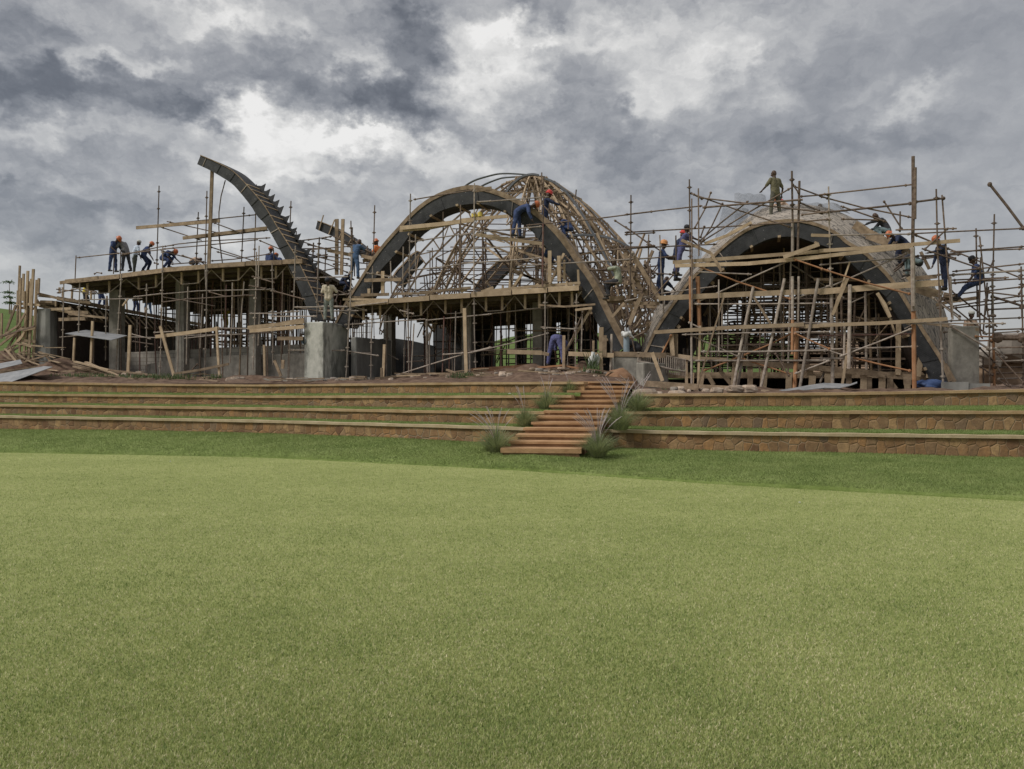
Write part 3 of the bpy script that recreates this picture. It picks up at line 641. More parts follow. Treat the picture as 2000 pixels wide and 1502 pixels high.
# ---- arches
def arch(outer, inner, off0, dep, label, n=56, soff='panel', topw=(.05, .05), cat='arch', blocks_=0, name='formwork_arch', tm='oldwood'):
    O = resample(PL(outer, off0), n); I = resample(PL(inner, off0), n); B = NRM * dep; t = thing(name, (O[0] + O[-1]) / 2, label, cat)
    c = sum(O, Vector()) / n
    Ob = [v + B for v in O]; Ib = [v + B for v in I]
    mk('face_panel', solid([O, I, [v + NRM * .05 for v in I], [v + NRM * .05 for v in O]]), M['panel'], t)
    mk('soffit_board', solid([[v + NRM * .055 for v in I], Ib, [v + (o - v) * .12 for v, o in zip(Ib, Ob)], [v + NRM * .055 + (o - v) * .12 for v, o in zip(I, O)]]), M[soff], t)
    # top boards, wider towards the end
    nn = []
    for i in range(n):
        d = (O[min(i + 1, n - 1)] - O[max(i - 1, 0)]).normalized(); q_ = NRM.cross(d).normalized(); q_ = q_ if q_.dot(O[i] - I[i]) > 0 else -q_; nn.append(q_)
    hh = [topw[0] + (topw[1] - topw[0]) * i / (n - 1) for i in range(n)]
    top = solid([[v - NRM * .03 for v in O], [v - NRM * .03 + q_ * h for v, q_, h in zip(O, nn, hh)], [v + q_ * h for v, q_, h in zip(Ob, nn, hh)], [v for v in Ob]])
    mk('top_board', top, M[tm], t)
    for k in range(blocks_):
        i = int((k + .6) / blocks_ * (n - 1)); p = I[i] - NRM * .12
        mk('bearer', G().beam(p, p + NRM * (dep + .5), .1, .08, up=nn[i]), M['wood'], t)
    if tm == 'panel': mk('edge_strip', solid([[v - NRM * .035 for v in O], [v - NRM * .035 + q_ * .035 for v, q_ in zip(O, nn)], [v - NRM * .005 + q_ * .035 for v, q_ in zip(O, nn)], [v - NRM * .005 for v in O]]), M['oldwood'], t)
    for k in range(int(n / 5)):   # joints between the panels, some with a pale batten nailed over
        i = 2 + k * 5; a = O[i] - NRM * .012; b = I[i] - NRM * .012
        mk('joint_strip', G().beam(a.lerp(b, .03), b, .02, .03), M['panel' if k % 3 else 'galv'], t)
    return t, O, I, nn
A_out = '656,636 668,612 680,590 700,558 718,530 736,502 758,474 780,450 800,428 824,406 850,389 880,377 910,371 927,370 941,373 964,379 990,389 1012,400 1040,418 1064,438 1086,460 1106,486 1126,516 1146,543 1160,567 1175,598 1194,637 1217,681'
A_in = '676,640 688,620 700,600 720,566 740,532 752,518 776,492 792,470 806,452 830,434 852,416 880,405 910,399 935,398 960,402 980,410 1000,422 1020,438 1036,448 1052,468 1070,490 1084,506 1100,526 1116,548 1128,566 1142,588 1158,616 1175,645 1192,674 1201,690'
arch(A_out, A_in, 0, 1.0, 'large dark mesh-faced formwork arch in the centre of the building', topw=(.10, .26), blocks_=15)
B_out = '1256,700 1266,684 1280,652 1300,620 1324,586 1348,552 1376,524 1400,498 1422,478 1446,460 1472,446 1500,438 1540,434 1570,436 1600,444 1632,459 1653,477 1685,495 1706,515 1728,537 1749,564 1768,594 1784,622 1802,652 1820,680 1836,706 1846,730 1852,746'
B_in = '1284,702 1294,684 1306,660 1322,634 1346,600 1370,572 1394,544 1426,514 1452,492 1476,478 1504,466 1532,462 1560,464 1590,474 1632,489 1657,509 1685,537 1700,554 1728,577 1740,598 1758,626 1772,654 1786,684 1802,712 1814,738 1816,748'
tB, OB, IB, NB = arch(B_out, B_in, 0, .5, 'dark mesh-faced front arch of the stone vault on the right', topw=(.10, .12), blocks_=12)
# vault behind the right arch
V_out = '1240,700 1250,684 1260,660 1270,628 1286,594 1316,562 1348,522 1368,506 1392,480 1420,456 1456,428 1486,408 1510,402 1560,399 1600,403 1632,411 1675,430 1702,449 1725,463 1755,485 1792,512 1813,539 1834,575 1846,609 1856,645 1862,700 1868,750'
n = 56; R1 = [v + NRM * .52 + q_ * .13 for v, q_ in zip(OB, NB)]; R2 = resample(PL(V_out, 2.6), n); R2 = [R2[i] if 0 else R2[i] for i in range(n)]
R3 = [v + NRM * 9.5 - UP * .25 for v in R2]
t = thing('stone_vault', (R2[0] + R2[-1]) / 2, 'big stone-tiled vault behind the right arch, tiles and mortar showing on its back', 'vault')
rows = [R1] + [[a.lerp(b, u) + UP * 0 for a, b in zip(R1, R2)] for u in (.33, .66)] + [R2] + [[a.lerp(b, u) for a, b in zip(R2, R3)] for u in (.3, .6, 1)]
V, F = strip(rows); uv = []
for k, r in enumerate(rows):
    s = 0
    for i, v in enumerate(r):
        if i: s += (v - r[i - 1]).length
        uv.append((s, k * 1.0 if k < 4 else 3 + (k - 3) * 2.6))
mk('tiled_back', (V, F), M['tiles'], t, uv=uv, smooth=True)
S1 = [v + NRM * .52 for v in IB]; S3 = [v + NRM * 12 - UP * .2 for v in IB]
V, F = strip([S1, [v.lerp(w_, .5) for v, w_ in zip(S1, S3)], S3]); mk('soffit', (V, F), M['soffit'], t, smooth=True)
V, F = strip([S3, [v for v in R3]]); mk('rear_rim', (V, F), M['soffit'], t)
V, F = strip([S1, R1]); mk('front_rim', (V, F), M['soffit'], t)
# left horn
H_out = [(632, 100), (740, 145), (860, 205), (930, 258), (1010, 340), (1090, 430), (1150, 505), (1200, 585), (1260, 685), (1330, 795), (1400, 905), (1450, 1000), (1510, 1130), (1570, 1260), (1640, 1440)]
H_in = [(605, 170), (720, 225), (830, 290), (900, 340), (980, 430), (1050, 520), (1095, 592), (1150, 650), (1200, 725), (1270, 850), (1340, 980), (1395, 1090), (1440, 1200), (1490, 1320), (1540, 1440)]
jn = lambda c, l: ' '.join('%.1f,%.1f' % cv(c, *p) for p in l)
t, O, I, NN = arch(jn('B', H_out), jn('B', H_in), 0, .95, 'tall curved unfinished arch rib with saw-like teeth rising at the left', topw=(.03, .03), n=60, cat='arch', name='arch_rib', tm='panel')
for k in range(20):
    i = 17 + int(k * 2.2)
    if i > 58: break
    a = O[i] - NRM * .04 + NN[i] * .04; b = a + NRM * 1.05
    mk('rung', G().beam(a, b, .05, .04, up=NN[i]), M['wood'], t)
    if k < 14:
        d = (O[i + 1] - O[i]).normalized() * -1; c = O[i] + NRM * .9 + NN[i] * .03; h = .32
        th = NRM * .02
        q_ = [c + d * .26, c + d * .2 + NN[i] * .06, c + NN[i] * h * .55 + d * .04, c + NN[i] * h + d * -.12 + UP * .1, c + NN[i] * .2 - d * .14, c - d * .26]
        g = G(); g.add([v - th for v in q_] + [v + th for v in q_], [(0, 1, 2, 3, 4, 5), (11, 10, 9, 8, 7, 6)] + [(j, j + 6, (j + 1) % 6 + 6, (j + 1) % 6) for j in range(6)])
        mk('tooth', g, M['panel'], t)
# small horn behind
h1 = [(100, 462), (130, 470), (210, 500), (290, 540), (400, 605), (470, 660), (560, 730), (660, 800)]; h2 = [(82, 535), (110, 550), (180, 580), (260, 615), (350, 670), (430, 730), (520, 800), (600, 870)]
t, O, I, NN = arch(jn('D', h1), jn('D', h2), 5, .8, 'short dark arch rib rising behind the big central arch, left of it', topw=(.03, .03), n=30, name='arch_rib', tm='panel')
for k in range(5):
    i = 2 + k * 5; a = O[i] - NRM * .05 + NN[i] * .03
    mk('rib_plate', G().beam(I[i] - NRM * .05, a + NN[i] * (.35 if k < 2 else .12), .05, .04), M['wood'], t)
# dark rear arch seen through the central arch
arch('925,566 950,533 985,505 1020,488 1050,478 1080,478 1105,494', '950,578 968,552 996,525 1025,508 1050,500 1075,500 1092,512', 11, .5, 'dark rear arch glimpsed through the timber dome', n=30, topw=(.08, .08))
arch('765,548 776,530 790,516 804,500 816,492', '784,560 792,545 802,530 812,518 822,508', 10, .5, 'dark curved rear rib glimpsed behind the left leg of the central arch', n=14, topw=(.08, .08), name='arch_rib')

# ---- timber dome
DC = Vector((.98, 38.5, 5.45)); K = 38.5 / FPX
prof = [(0, 401), (30, 394), (60, 377), (110, 339), (160, 289), (200, 241), (232, 190), (252, 145), (264, 100)]
def dome_pt(u, a, inset=0, sx=1.0):
    # u 0..1 from the foot to the top
    k = (1 - u) * (len(prof) - 1); i = min(int(k), len(prof) - 2); f = k - i; r = (prof[i][0] * (1 - f) + prof[i + 1][0] * f) * K - inset * .8; h = (prof[i][1] * (1 - f) + prof[i + 1][1] * f) * K - inset * .7
    r = max(r, 0); rr = r * (1.0 if math.cos(a) > 0 else 1.12)
    return Vector((DC.x + rr * math.cos(a), DC.y + r * .85 * math.sin(a), 2 + h))
dome = thing('timber_dome', DC, 'timber lattice dome of curved trussed ribs behind the central arch', 'dome')
NR = 24
for k in range(NR):
    a = 2 * math.pi * k / NR + .1; g = G()
    if math.cos(a) < -.25 and k % 3: continue
    g = G(); us = [i / 13 for i in range(14)]
    Oo = [dome_pt(u, a) for u in us]; Ii = [dome_pt(u * .97, a, .5) for u in us]
    for L in (Oo, Ii):
        for p, q_ in zip(L, L[1:]): g.beam(p, q_ + (q_ - p) * .04, .055, .085)
    mk('curved_rib', g, M['wood' if k % 3 else 'oldwood'], dome); g = G()
    for i in range(13):
        g.beam(Oo[i], Ii[i], .04, .06)
        if i % 2: g.beam(Oo[i], Ii[i + 1], .035, .05)
        else: g.beam(Ii[i], Oo[i + 1], .035, .05)
    mk('rib_webbing', g, M['oldwood'], dome)
for k, u in enumerate((.12, .26, .4, .53, .66, .78, .88)):
    pts = [dome_pt(u, 2 * math.pi * i / 44, -.03) for i in range(45)]
    for i in range(0, 44, 4):
        g = G()
        if 14 < i < 32 and u < .6: continue
        for p, q_ in zip(pts[i:i + 5], pts[i + 1:i + 5]): g.beam(p + UP * rnd.uniform(-.07, .07), q_ + (q_ - p) * .05, .04, .06)
        mk('batten', g, M['oldwood'], dome)
for k in range(60):
    g = G()
    u = rnd.uniform(.02, .85); a = rnd.uniform(-1.9, .7); g.beam(dome_pt(u, a, rnd.uniform(0, .5)), dome_pt(min(1, u + rnd.uniform(-.1, .16)), a + rnd.uniform(-.25, .25), rnd.uniform(0, .5)), .04, .06); mk('loose_brace', g, M['wood'], dome)
def band(pts, wd_, off, nm='steel_strip'):
    L = resample(PL(pts, off), 30); g = G()
    for p, q_ in zip(L, L[1:]): g.beam(p, q_ + (q_ - p) * .02, .16, .04 if wd_ < 4 else .09)
    mk(nm, g, M['steelband'], dome)
j = lambda s: jn('E', [tuple(map(float, p.split(','))) for p in s.split()])
band(j('420,320 460,260 500,208 560,155 620,120 700,104 760,112'), 6, 5.5)
band(j('810,140 880,165 950,205 1020,265 1090,350 1150,435 1210,530 1270,640 1330,745 1390,855 1440,960 1500,1100'), 5, 4.0)
band(j('870,155 940,190 1010,245 1100,305 1200,390 1300,480 1400,575 1500,690 1580,790 1660,870 1740,990 1820,1110 1880,1200'), 3, 6.5)
band(j('0,258 60,205 130,165 200,140 280,118 360,100 450,95 550,99 640,106'), 3, 7.5)
band(j('130,270 220,210 310,170 400,140 500,130 600,125'), 3, 9)
band(j('970,745 1060,710 1180,695 1300,700 1400,712 1500,740 1580,775 1640,810'), 5, 4.2, 'curved_batten')
# steel and timber falsework inside the dome
fw = thing('falsework', DC + Vector((0, -1, 0)), 'dense forest of tubes and timbers holding up the dome inside the central arch', 'scaffolding')
cells = []
for i in range(11):
    for j_ in range(7):
        x = DC.x - 7.3 + i * 1.25; y = DC.y - 4.4 + j_ * 1.4; r = math.hypot((x - DC.x) / (1.12 if x < DC.x else 1), (y - DC.y) / .85) / K
        h = None
        for (r0, h0), (r1, h1) in zip(prof, prof[1:]):
            if r0 <= r <= r1: h = h0 + (h1 - h0) * (r - r0) / (r1 - r0)
        if h: cells.append((i, j_, x, y, 2 + h * K - .35))
for (i, j_, x, y, z) in cells:
    g = G(); lx = rnd.uniform(-.12, .12); g.tube([(x, y, 5.4), (x + lx, y, z)], .026, 6)
    zz = 6.0
    while zz < z - .2: g.tube([(x + lx * (zz - 5.4) / max(.1, z - 5.4), y, zz - .035), (x + lx * (zz - 5.4) / max(.1, z - 5.4), y, zz + .035)], .045, 6); zz += 1.0
    mk('standard', g, M['steel'], fw)
hx = {(i, j_): (x, y, z) for i, j_, x, y, z in cells}
cnt = 0
for lv in range(6):
    zz = 6.3 + lv * 1.0
    for j_ in range(7):
        xs = [v for kk, v in sorted(hx.items()) if kk[1] == j_ and v[2] > zz]
        if len(xs) > 1: mk('ledger', G().tube([(xs[0][0] - .3, xs[0][1], zz + rnd.uniform(-.1, .1)), (xs[-1][0] + .3, xs[-1][1], zz + rnd.uniform(-.15, .15))], .024, 6), M['steel'], fw)
    for i in range(11):
        xs = [v for kk, v in sorted(hx.items()) if kk[0] == i and v[2] > zz]
        if len(xs) > 1: mk('transom', G().tube([(xs[0][0] + .05, xs[0][1] - .3, zz - .07), (xs[-1][0] + .05, xs[-1][1] + .3, zz - .07)], .024, 6), M['steel'], fw)
for k in range(85):
    a = rnd.choice(cells); b = rnd.choice([c for c in cells if 0 < abs(c[0] - a[0]) + abs(c[1] - a[1]) <= 3])
    z0 = rnd.uniform(5.5, max(5.6, a[4] - 1)); z1 = min(b[4], z0 + rnd.uniform(.8, 2.6))
    tm = rnd.random() < .6
    mk('brace', G().beam((a[2], a[3], z0), (b[2], b[3], z1), .05 if tm else .04, .09 if tm else .04), M[rnd.choice(['wood', 'oldwood']) if tm else 'steel'], fw)
# ---- piers
def pier(name, fl, cr, fr_, ytop, ybot, label, m_='concrete', off=-1.6, zb=None, m2=None, d2=1.5):
    """block with a corner at photo column cr; left face to fl, right face to fr_"""
    c = P(cr, ytop, off); l = P(fl, ytop, off + .15); zc = c.z; l.z = zc
    r = P(fr_, ytop, off + d2); r.z = zc; b = l + (r - c); z0 = P(cr, ybot, off).z - .05 if zb is None else zb
    g = G(); q_ = [c, r, b, l]; g.add([Vector((v.x, v.y, z0)) for v in q_] + q_, [(3, 2, 1, 0), (4, 5, 6, 7), (0, 1, 5, 4), (1, 2, 6, 5), (2, 3, 7, 6), (3, 0, 4, 7)])
    o = mk(name, g, M[m_], None, label, 'pier', 'concrete arch piers')
    bv = o.modifiers.new('edge', 'BEVEL'); bv.width = .03; bv.segments = 1; return o, c, r, b, l
pier('concrete_pier', 594, 631.5, 682, 628, 741, 'tall stained concrete pier with a grey pipe, a worker standing on top', d2=2.2, zb=1.7)
a = at(592.5, 666, 32.4); b = at(618, 671, 33.1); g = G(); g.tube([a, b], .125, 14, cap=False); g.tube([b, a], .105, 14, cap=False)
mk('drain_pipe', g, M['pvc'], None, 'short grey pipe jutting from the left face of the stained pier', 'pipe')
pier('concrete_pier', 685, 696, 764, 658, 741, 'dark-faced concrete pier with bare reinforcing bars on top', m_='concrete_dk', d2=2.8, off=-.8, zb=1.8)
rb = thing('rebar_cage', P(700, 658, -.6), 'upright reinforcing bars on the dark-faced pier', 'rebar')
for k in range(9):
    p = P(689 + k * 4.2, 660, -.5 + k * .12); mk('bar', G().tube([p, p + UP * rnd.uniform(.6, .8)], .014, 5), M['galv'], rb)
for k in range(2): mk('link_bar', G().tube([P(687, 650 - k * 12, -.5), P(724, 649 - k * 12, .5)], .01, 5), M['galv'], rb)
ground_box('concrete_block', 1199, 1244, 689, -1.6, 1.3, M['concrete_cl'], 'square grey concrete block at the foot of the central arch', 'block', zb=1.7)
ground_box('concrete_block', 1196, 1232, 684.5, -.9, 1.3, M['concrete_cl'], 'set-back concrete footing behind the square block', 'block', zb=1.7, zt=3.0)
a = P(1223.5, 690, -1.1); b = P(1223.5, 653, -1.1); g = G(); g.tube([a, b], .11, 14, cap=False); g.tube([b, a], .09, 14, cap=False)
mk('drain_pipe', g, M['pvc'], None, 'upright blue-grey pipe standing on the square block', 'pipe')
g = G(); b_ = b
for k in range(16): a_ = k * .8; g.ball(b + Vector((math.cos(a_) * .13, math.sin(a_) * .13, rnd.uniform(-.05, .06))), rnd.uniform(.05, .09), 7, 5)
g.cap(b + Vector((.1, -.1, 0)), b + Vector((.28, -.1, -.16)), .05, .02, 7); o = mk('rag', g, M['bag'], None, 'crumpled pale rag stuffed over the upright pipe', 'rag')
rm = o.modifiers.new('r', 'REMESH'); rm.mode = 'VOXEL'; rm.voxel_size = .022
pier('concrete_pier', 1242, 1258, 1306, 708, 750, 'low pale concrete pier with a curved row of bars, right of the steps', m_='concrete_cl', d2=1.4, off=-2.4, zb=1.45)
rb = thing('rebar_cage', P(1290, 700, -1.6), 'curved row of reinforcing bars behind the low pale pier', 'rebar')
for k in range(24):
    x = 1246 + k * 4.0; p = P(x, 706 + 13 * (k / 23) ** 1.3, -1.6 + .03 * k); mk('bar', G().beam(p - UP * .3, p + UP * .34, .04, .04), M['galv'], rb)
mk('link_bar', G().tube([P(1244, 689, -1.65), P(1290, 692, -1.4), P(1340, 703, -1.0)], .014, 5), M['galv'], rb)
mk('tie_wire', G().tube([P(1246, 706, -1.7), P(1268, 710, -1.6), P(1290, 716, -1.5), P(1312, 722, -1.4), P(1338, 726, -1.1)], [.03, .05, .03, .05, .03], 6), M['galv'], rb)
pier('concrete_pier', 1850, 1859, 1914, 637, 752, 'tall rough concrete pier at the right foot of the vault', m_='concrete_cl', d2=.1, off=.3, zb=1.6)
ground_box('concrete_block', 1845, 1892, 746, -2.0, .5, M['concrete_dk'], 'dark hollow block lying at the foot of the right pier', 'block', zb=1.6)
ground_box('concrete_block', 1893.5, 1934, 749, -2.0, .5, M['concrete_dk'], 'second dark block lying further right of the right pier', 'block', zb=1.6)
# sunk floor deck beneath the vault
frv = PL('1300,727 1440,728 1600,730 1740,736 1840,741', .5); frv = [Vector((v.x, v.y, 2.34)) for v in frv]; bkv = [v + NRM * 10 for v in frv]
mk('floor_slab', solid([frv, bkv, [v - UP * .22 for v in bkv], [v - UP * .22 for v in frv]]), M['oldwood'], None, 'low timber floor under the stone vault', 'floor')
a = P(1300, 745, 3.5); b = P(1850, 745, 3.5); g = G(); g.add([Vector((v.x, v.y, z)) for z in (1.4, 2.1) for v in (a, b, b + NRM * .3, a + NRM * .3)], [(3, 2, 1, 0), (4, 5, 6, 7), (0, 1, 5, 4), (1, 2, 6, 5), (2, 3, 7, 6), (3, 0, 4, 7)])
mk('shade_dark_wall', g, M['soffit'], None, 'dark low wall beneath the timber floor of the vault', 'wall')  # wall added and coloured dark for the blackness under the floor
# ================================================================ scaffolding: every tube and board is a part of its scaffold
def scaffold(label, off, data, group=None, name='scaffold', cat='scaffolding', jit=.16):
    rows = []
    for ln in data.strip().split('\n'):
        tk = ln.split(); c = tk[0]; pts = []; fl = 's'; o_ = None; wd_ = None
        for s in tk[1:]:
            if ',' in s: pts.append(cv(c, *map(float, s.split(','))))
            elif s[0] == '@': o_ = float(s[1:])
            elif s[0] == '#': wd_ = float(s[1:])
            else: fl = s
        rows.append((pts, fl, o_, wd_))
    base = P(rows[0][0][0][0], 745, off); t = thing(name, Vector((base.x, base.y, gz(base.x, base.y))), label, cat, group)
    for pts, fl, o_, wd_ in rows:
        o2 = (off if o_ is None else o_) + rnd.uniform(-jit, jit); L = [P(x, y, o2) for x, y in pts]; a, b = L[0], L[-1]; dx = abs(pts[-1][0] - pts[0][0]); dy = abs(pts[-1][1] - pts[0][1])
        nm = 'standard' if dx < .25 * dy else ('ledger' if dy < .3 * dx else 'brace'); g = G()
        if fl[0] in 'bo':
            h = (wd_ or .15); th = .05
            if nm == 'standard': up = ALO
            else: up = UP
            for p, q_ in zip(L, L[1:]): g.beam(p, q_, th if nm != 'standard' else .06, h if nm != 'standard' else h * .8, up=up)
            nm = {'standard': 'timber_post', 'ledger': 'board', 'brace': 'timber_brace'}[nm]
            mk(nm, g, M['wood' if fl[0] == 'b' else 'oldwood'], t); continue
        r = wd_ or .026
        # foot reaches the ground when it ends just above it
        if nm == 'standard':
            lo = a if a.z < b.z else b; gg = gz(lo.x, lo.y)
            if lo.z < gg + .35: lo.z = gg - .03; L[0], L[-1] = a, b
        m0 = {'s': 'steel', 'g': 'galv', 'r': 'red', 'w': 'orangewood'}[fl[0]]
        g.tube(L, r, 7)
        if 'k' in fl:   # couplers along a standard, every metre and where tubes meet
            top = a if a.z > b.z else b; lo = b if a.z > b.z else a; n_ = int((top - lo).length / .75)
            for i in range(n_):
                p = top.lerp(lo, (i + .35) / max(1, n_)); g.tube([p - UP * .035, p + UP * .035], r * 2.0, 7); g.beam(p - ALO * .09, p + ALO * .09, .03, .03)
        elif nm != 'standard':
            for p in (L[0].lerp(L[1], .06), L[-1].lerp(L[-2], .06)): g.ball(p, r * 1.9, 6, 4)
        mk(nm, g, M[m0], t)
    return t
scaffold('handrail and tower scaffold of tubes and planks standing up from the upper left deck', 1.0, '''
B 295,345 275,1040 sk
B 615,560 596,990 sk
B 685,388 670,1000 sk
B 987,518 966,972 sk
B 1088,335 1072,965 sk
B 1370,470 1358,760 sk
B 1225,850 1235,965 sk
B 110,688 790,632 o
B 360,637 800,735 s
B 310,683 640,790 s
B 290,665 1080,582 s
B 490,772 1175,690 o
B 600,775 1185,708 s
B 340,840 450,820 700,795 1200,770 s
B 320,862 700,828 1100,785 s
B 310,875 680,972 s
B 700,840 1080,962 s
B 735,645 980,737 s
B 480,912 640,966 s
B 390,985 660,965 s
B 720,958 900,945 1210,900 s
B 765,883 965,938 s
B 1110,790 1310,875 s
B 700,1000 715,600 730,150 o #.2
B 835,300 800,430 783,560 782,700 795,850 803,935 s
B 780,740 812,985 s
A 620,330 612,520 s
A 628,348 985,310 s
A 985,290 980,480 s
A 930,330 925,480 s
A 985,330 1290,262 1419,245 s
A 985,318 1290,285 1419,268 s
A 770,480 790,468 830,475 s
A 1258,390 1290,400 s
''')
scaffold('weathered tube scaffold standing in front of the left deck and block wall', -.7, '''
A 520,560 508,1200 gk
A 650,550 640,985 gk
A 865,680 860,1185 gk
A 990,480 965,880 945,1250 gk
A 1195,560 1195,1300 gk
C 90,0 82,600 60,1290 gk
C 520,180 515,800 495,1305 gk
C 503,200 512,420 g
C 770,360 765,700 745,1150 g
C 1005,60 1000,400 970,1210 gk
C 1030,0 1020,400 g
C 1157,170 1165,600 1165,1165 gk
C 1262,250 1245,1150 s
C 1385,0 1368,600 1330,1000 1318,1335 gk
C 1610,0 1595,700 gk
C 1940,0 1920,600 1900,900 1878,1310 gk
C 335,400 320,1160 g
C 710,380 695,990 r
C 480,470 455,1000 g
C 885,350 850,740 g
C 1035,650 1020,975 g
A 460,605 780,640 s
A 465,635 640,600 790,628 s
A 490,553 640,530 800,510 o
A 640,692 1160,680 g
A 480,852 695,845 o
A 485,997 815,965 g
A 930,990 1330,1002 g
A 1070,970 1230,1010 g
A 1090,668 1320,640 g
A 1080,1030 1250,1055 s
C -60,485 430,442 1180,425 g
C 0,848 200,838 g
C 640,805 1100,812 1470,800 g
C 260,878 950,862 g
C 300,905 620,870 g
C 940,662 1200,660 1420,640 g
C 1145,692 1595,688 g
C 1375,318 1900,302 g
C 1375,600 1895,597 g
C 1600,640 2000,635 g
C 1340,1020 1870,1022 g
C 1880,1028 2000,1045 2200,1075 g
C 80,500 330,540 600,590 s
C 330,522 930,482 s
C 80,552 330,520 s
C 540,450 700,495 980,485 s
C 960,300 1180,360 s
C 930,388 1100,420 s
C 1170,442 1480,525 s
C 1400,330 1590,350 s
C 1640,370 1900,480 s
C 1380,600 1620,640 s
C 1760,482 1890,474 g
C 1870,770 2060,760 g
C 430,1155 380,1205 s
C 900,860 1100,850 1300,870 s
''', jit=.3)
scaffold('timber posts and rails leaning in front of the left deck', -1.6, '''
C 20,888 330,850 640,808 b #.15
C 65,785 200,1270 b #.13
C 615,790 625,1000 645,1295 b #.12
C 1080,968 1088,1335 b #.12
C 920,800 1470,742 b
C 940,832 1470,790 b
C 1180,1120 1245,1275 o #.12
C 210,1250 470,1210 735,1155 o #.1
A 755,865 740,1220 b #.13
A 1062,897 1042,1325 b #.17
A 608,1000 598,1190 b #.12
C 1265,1115 1260,1200 o
C 1250,760 1470,720 o
C 1210,905 1460,905 o
''', name='timber_railing', cat='railing')
scaffold('tall timber stakes nailed upright round the left curved wall', -.5, '''
A 162,412 150,720 o #.12
A 168,512 160,1170 o #.12
A 193,478 185,700 b #.14
A 228,455 215,720 195,1180 b #.16
A 232,540 228,1190 o #.12
A 252,520 245,730 b #.1
A 273,440 262,640 235,1180 b #.17
A 300,528 292,720 270,1180 b #.15
A 318,515 312,640 o #.14
A 145,615 140,1060 o #.1
A 200,620 200,760 o #.1
A 135,720 325,735 b #.12
A 140,755 300,765 b #.12
A 180,935 290,922 b #.14
A 150,1022 290,1032 b #.14
A 180,1045 260,1072 b #.12
A 170,1195 290,1205 b #.14
A 130,735 45,960 o #.13
A 0,1000 150,900 205,800 o #.1
A 0,1060 180,920 o #.1
A 30,1160 180,990 205,930 b #.14
A 0,1180 140,960 o #.1
A 15,800 12,1010 o #.12
A 180,1235 180,1275 b #.1
''', name='timber_shuttering', cat='shuttering')
scaffold('timber shuttering boards capping the curved wall, ragged ends pointing up', -.1, '''
A 310,640 520,690 740,715 o #.12
A 315,660 610,690 o #.08
A 300,690 320,720 b #.1
A 330,705 430,708 o #.12
A 390,770 580,762 b #.12
A 320,740 560,790 720,795 o #.14
A 560,805 880,840 o #.1
A 485,590 487,640 o #.1
A 590,600 585,690 o #.1
A 742,615 742,690 b #.1
A 455,700 455,745 b #.08
A 870,690 868,750 b #.08
A 1045,680 1000,740 b #.08
''', name='timber_shuttering', cat='shuttering')
scaffold('tube scaffold between the tall rib and the central arch', 1.2, '''
D 120,620 105,980 sk
D 60,670 50,908 sk
D 180,750 174,960 sk
D 290,440 288,985 o #.2
D 350,440 335,985 o #.18
D 427,457 432,660 sk
D 442,520 432,1000 sk
D 660,305 650,700 645,900 sk
D 590,700 582,935 sk
D 465,625 462,1000 s
D 0,645 240,610 s
D 0,690 240,740 s
D 130,625 425,695 s
D 0,742 425,705 s
D 0,780 200,835 400,880 s
D 200,745 430,792 o
D 255,610 640,770 s
D 430,700 660,775 s
D 440,782 640,765 s
D 0,835 200,880 400,965 s
D 0,820 200,810 s
D 110,790 420,832 s
D 100,955 285,920 s
D 250,880 430,900 s
D 440,860 620,880 s
D 500,930 600,925 s
D 530,800 645,825 o
D 545,850 650,820 o
B 1413,715 1405,1000 sk
B 1555,810 1545,1010 sk
B 1600,765 1592,1060 sk
B 1655,870 1648,1000 sk
B 1430,795 1669,765 s
B 1430,860 1669,855 s
B 1430,790 1669,870 s
B 1440,880 1669,945 s
B 1440,940 1669,905 s
''')
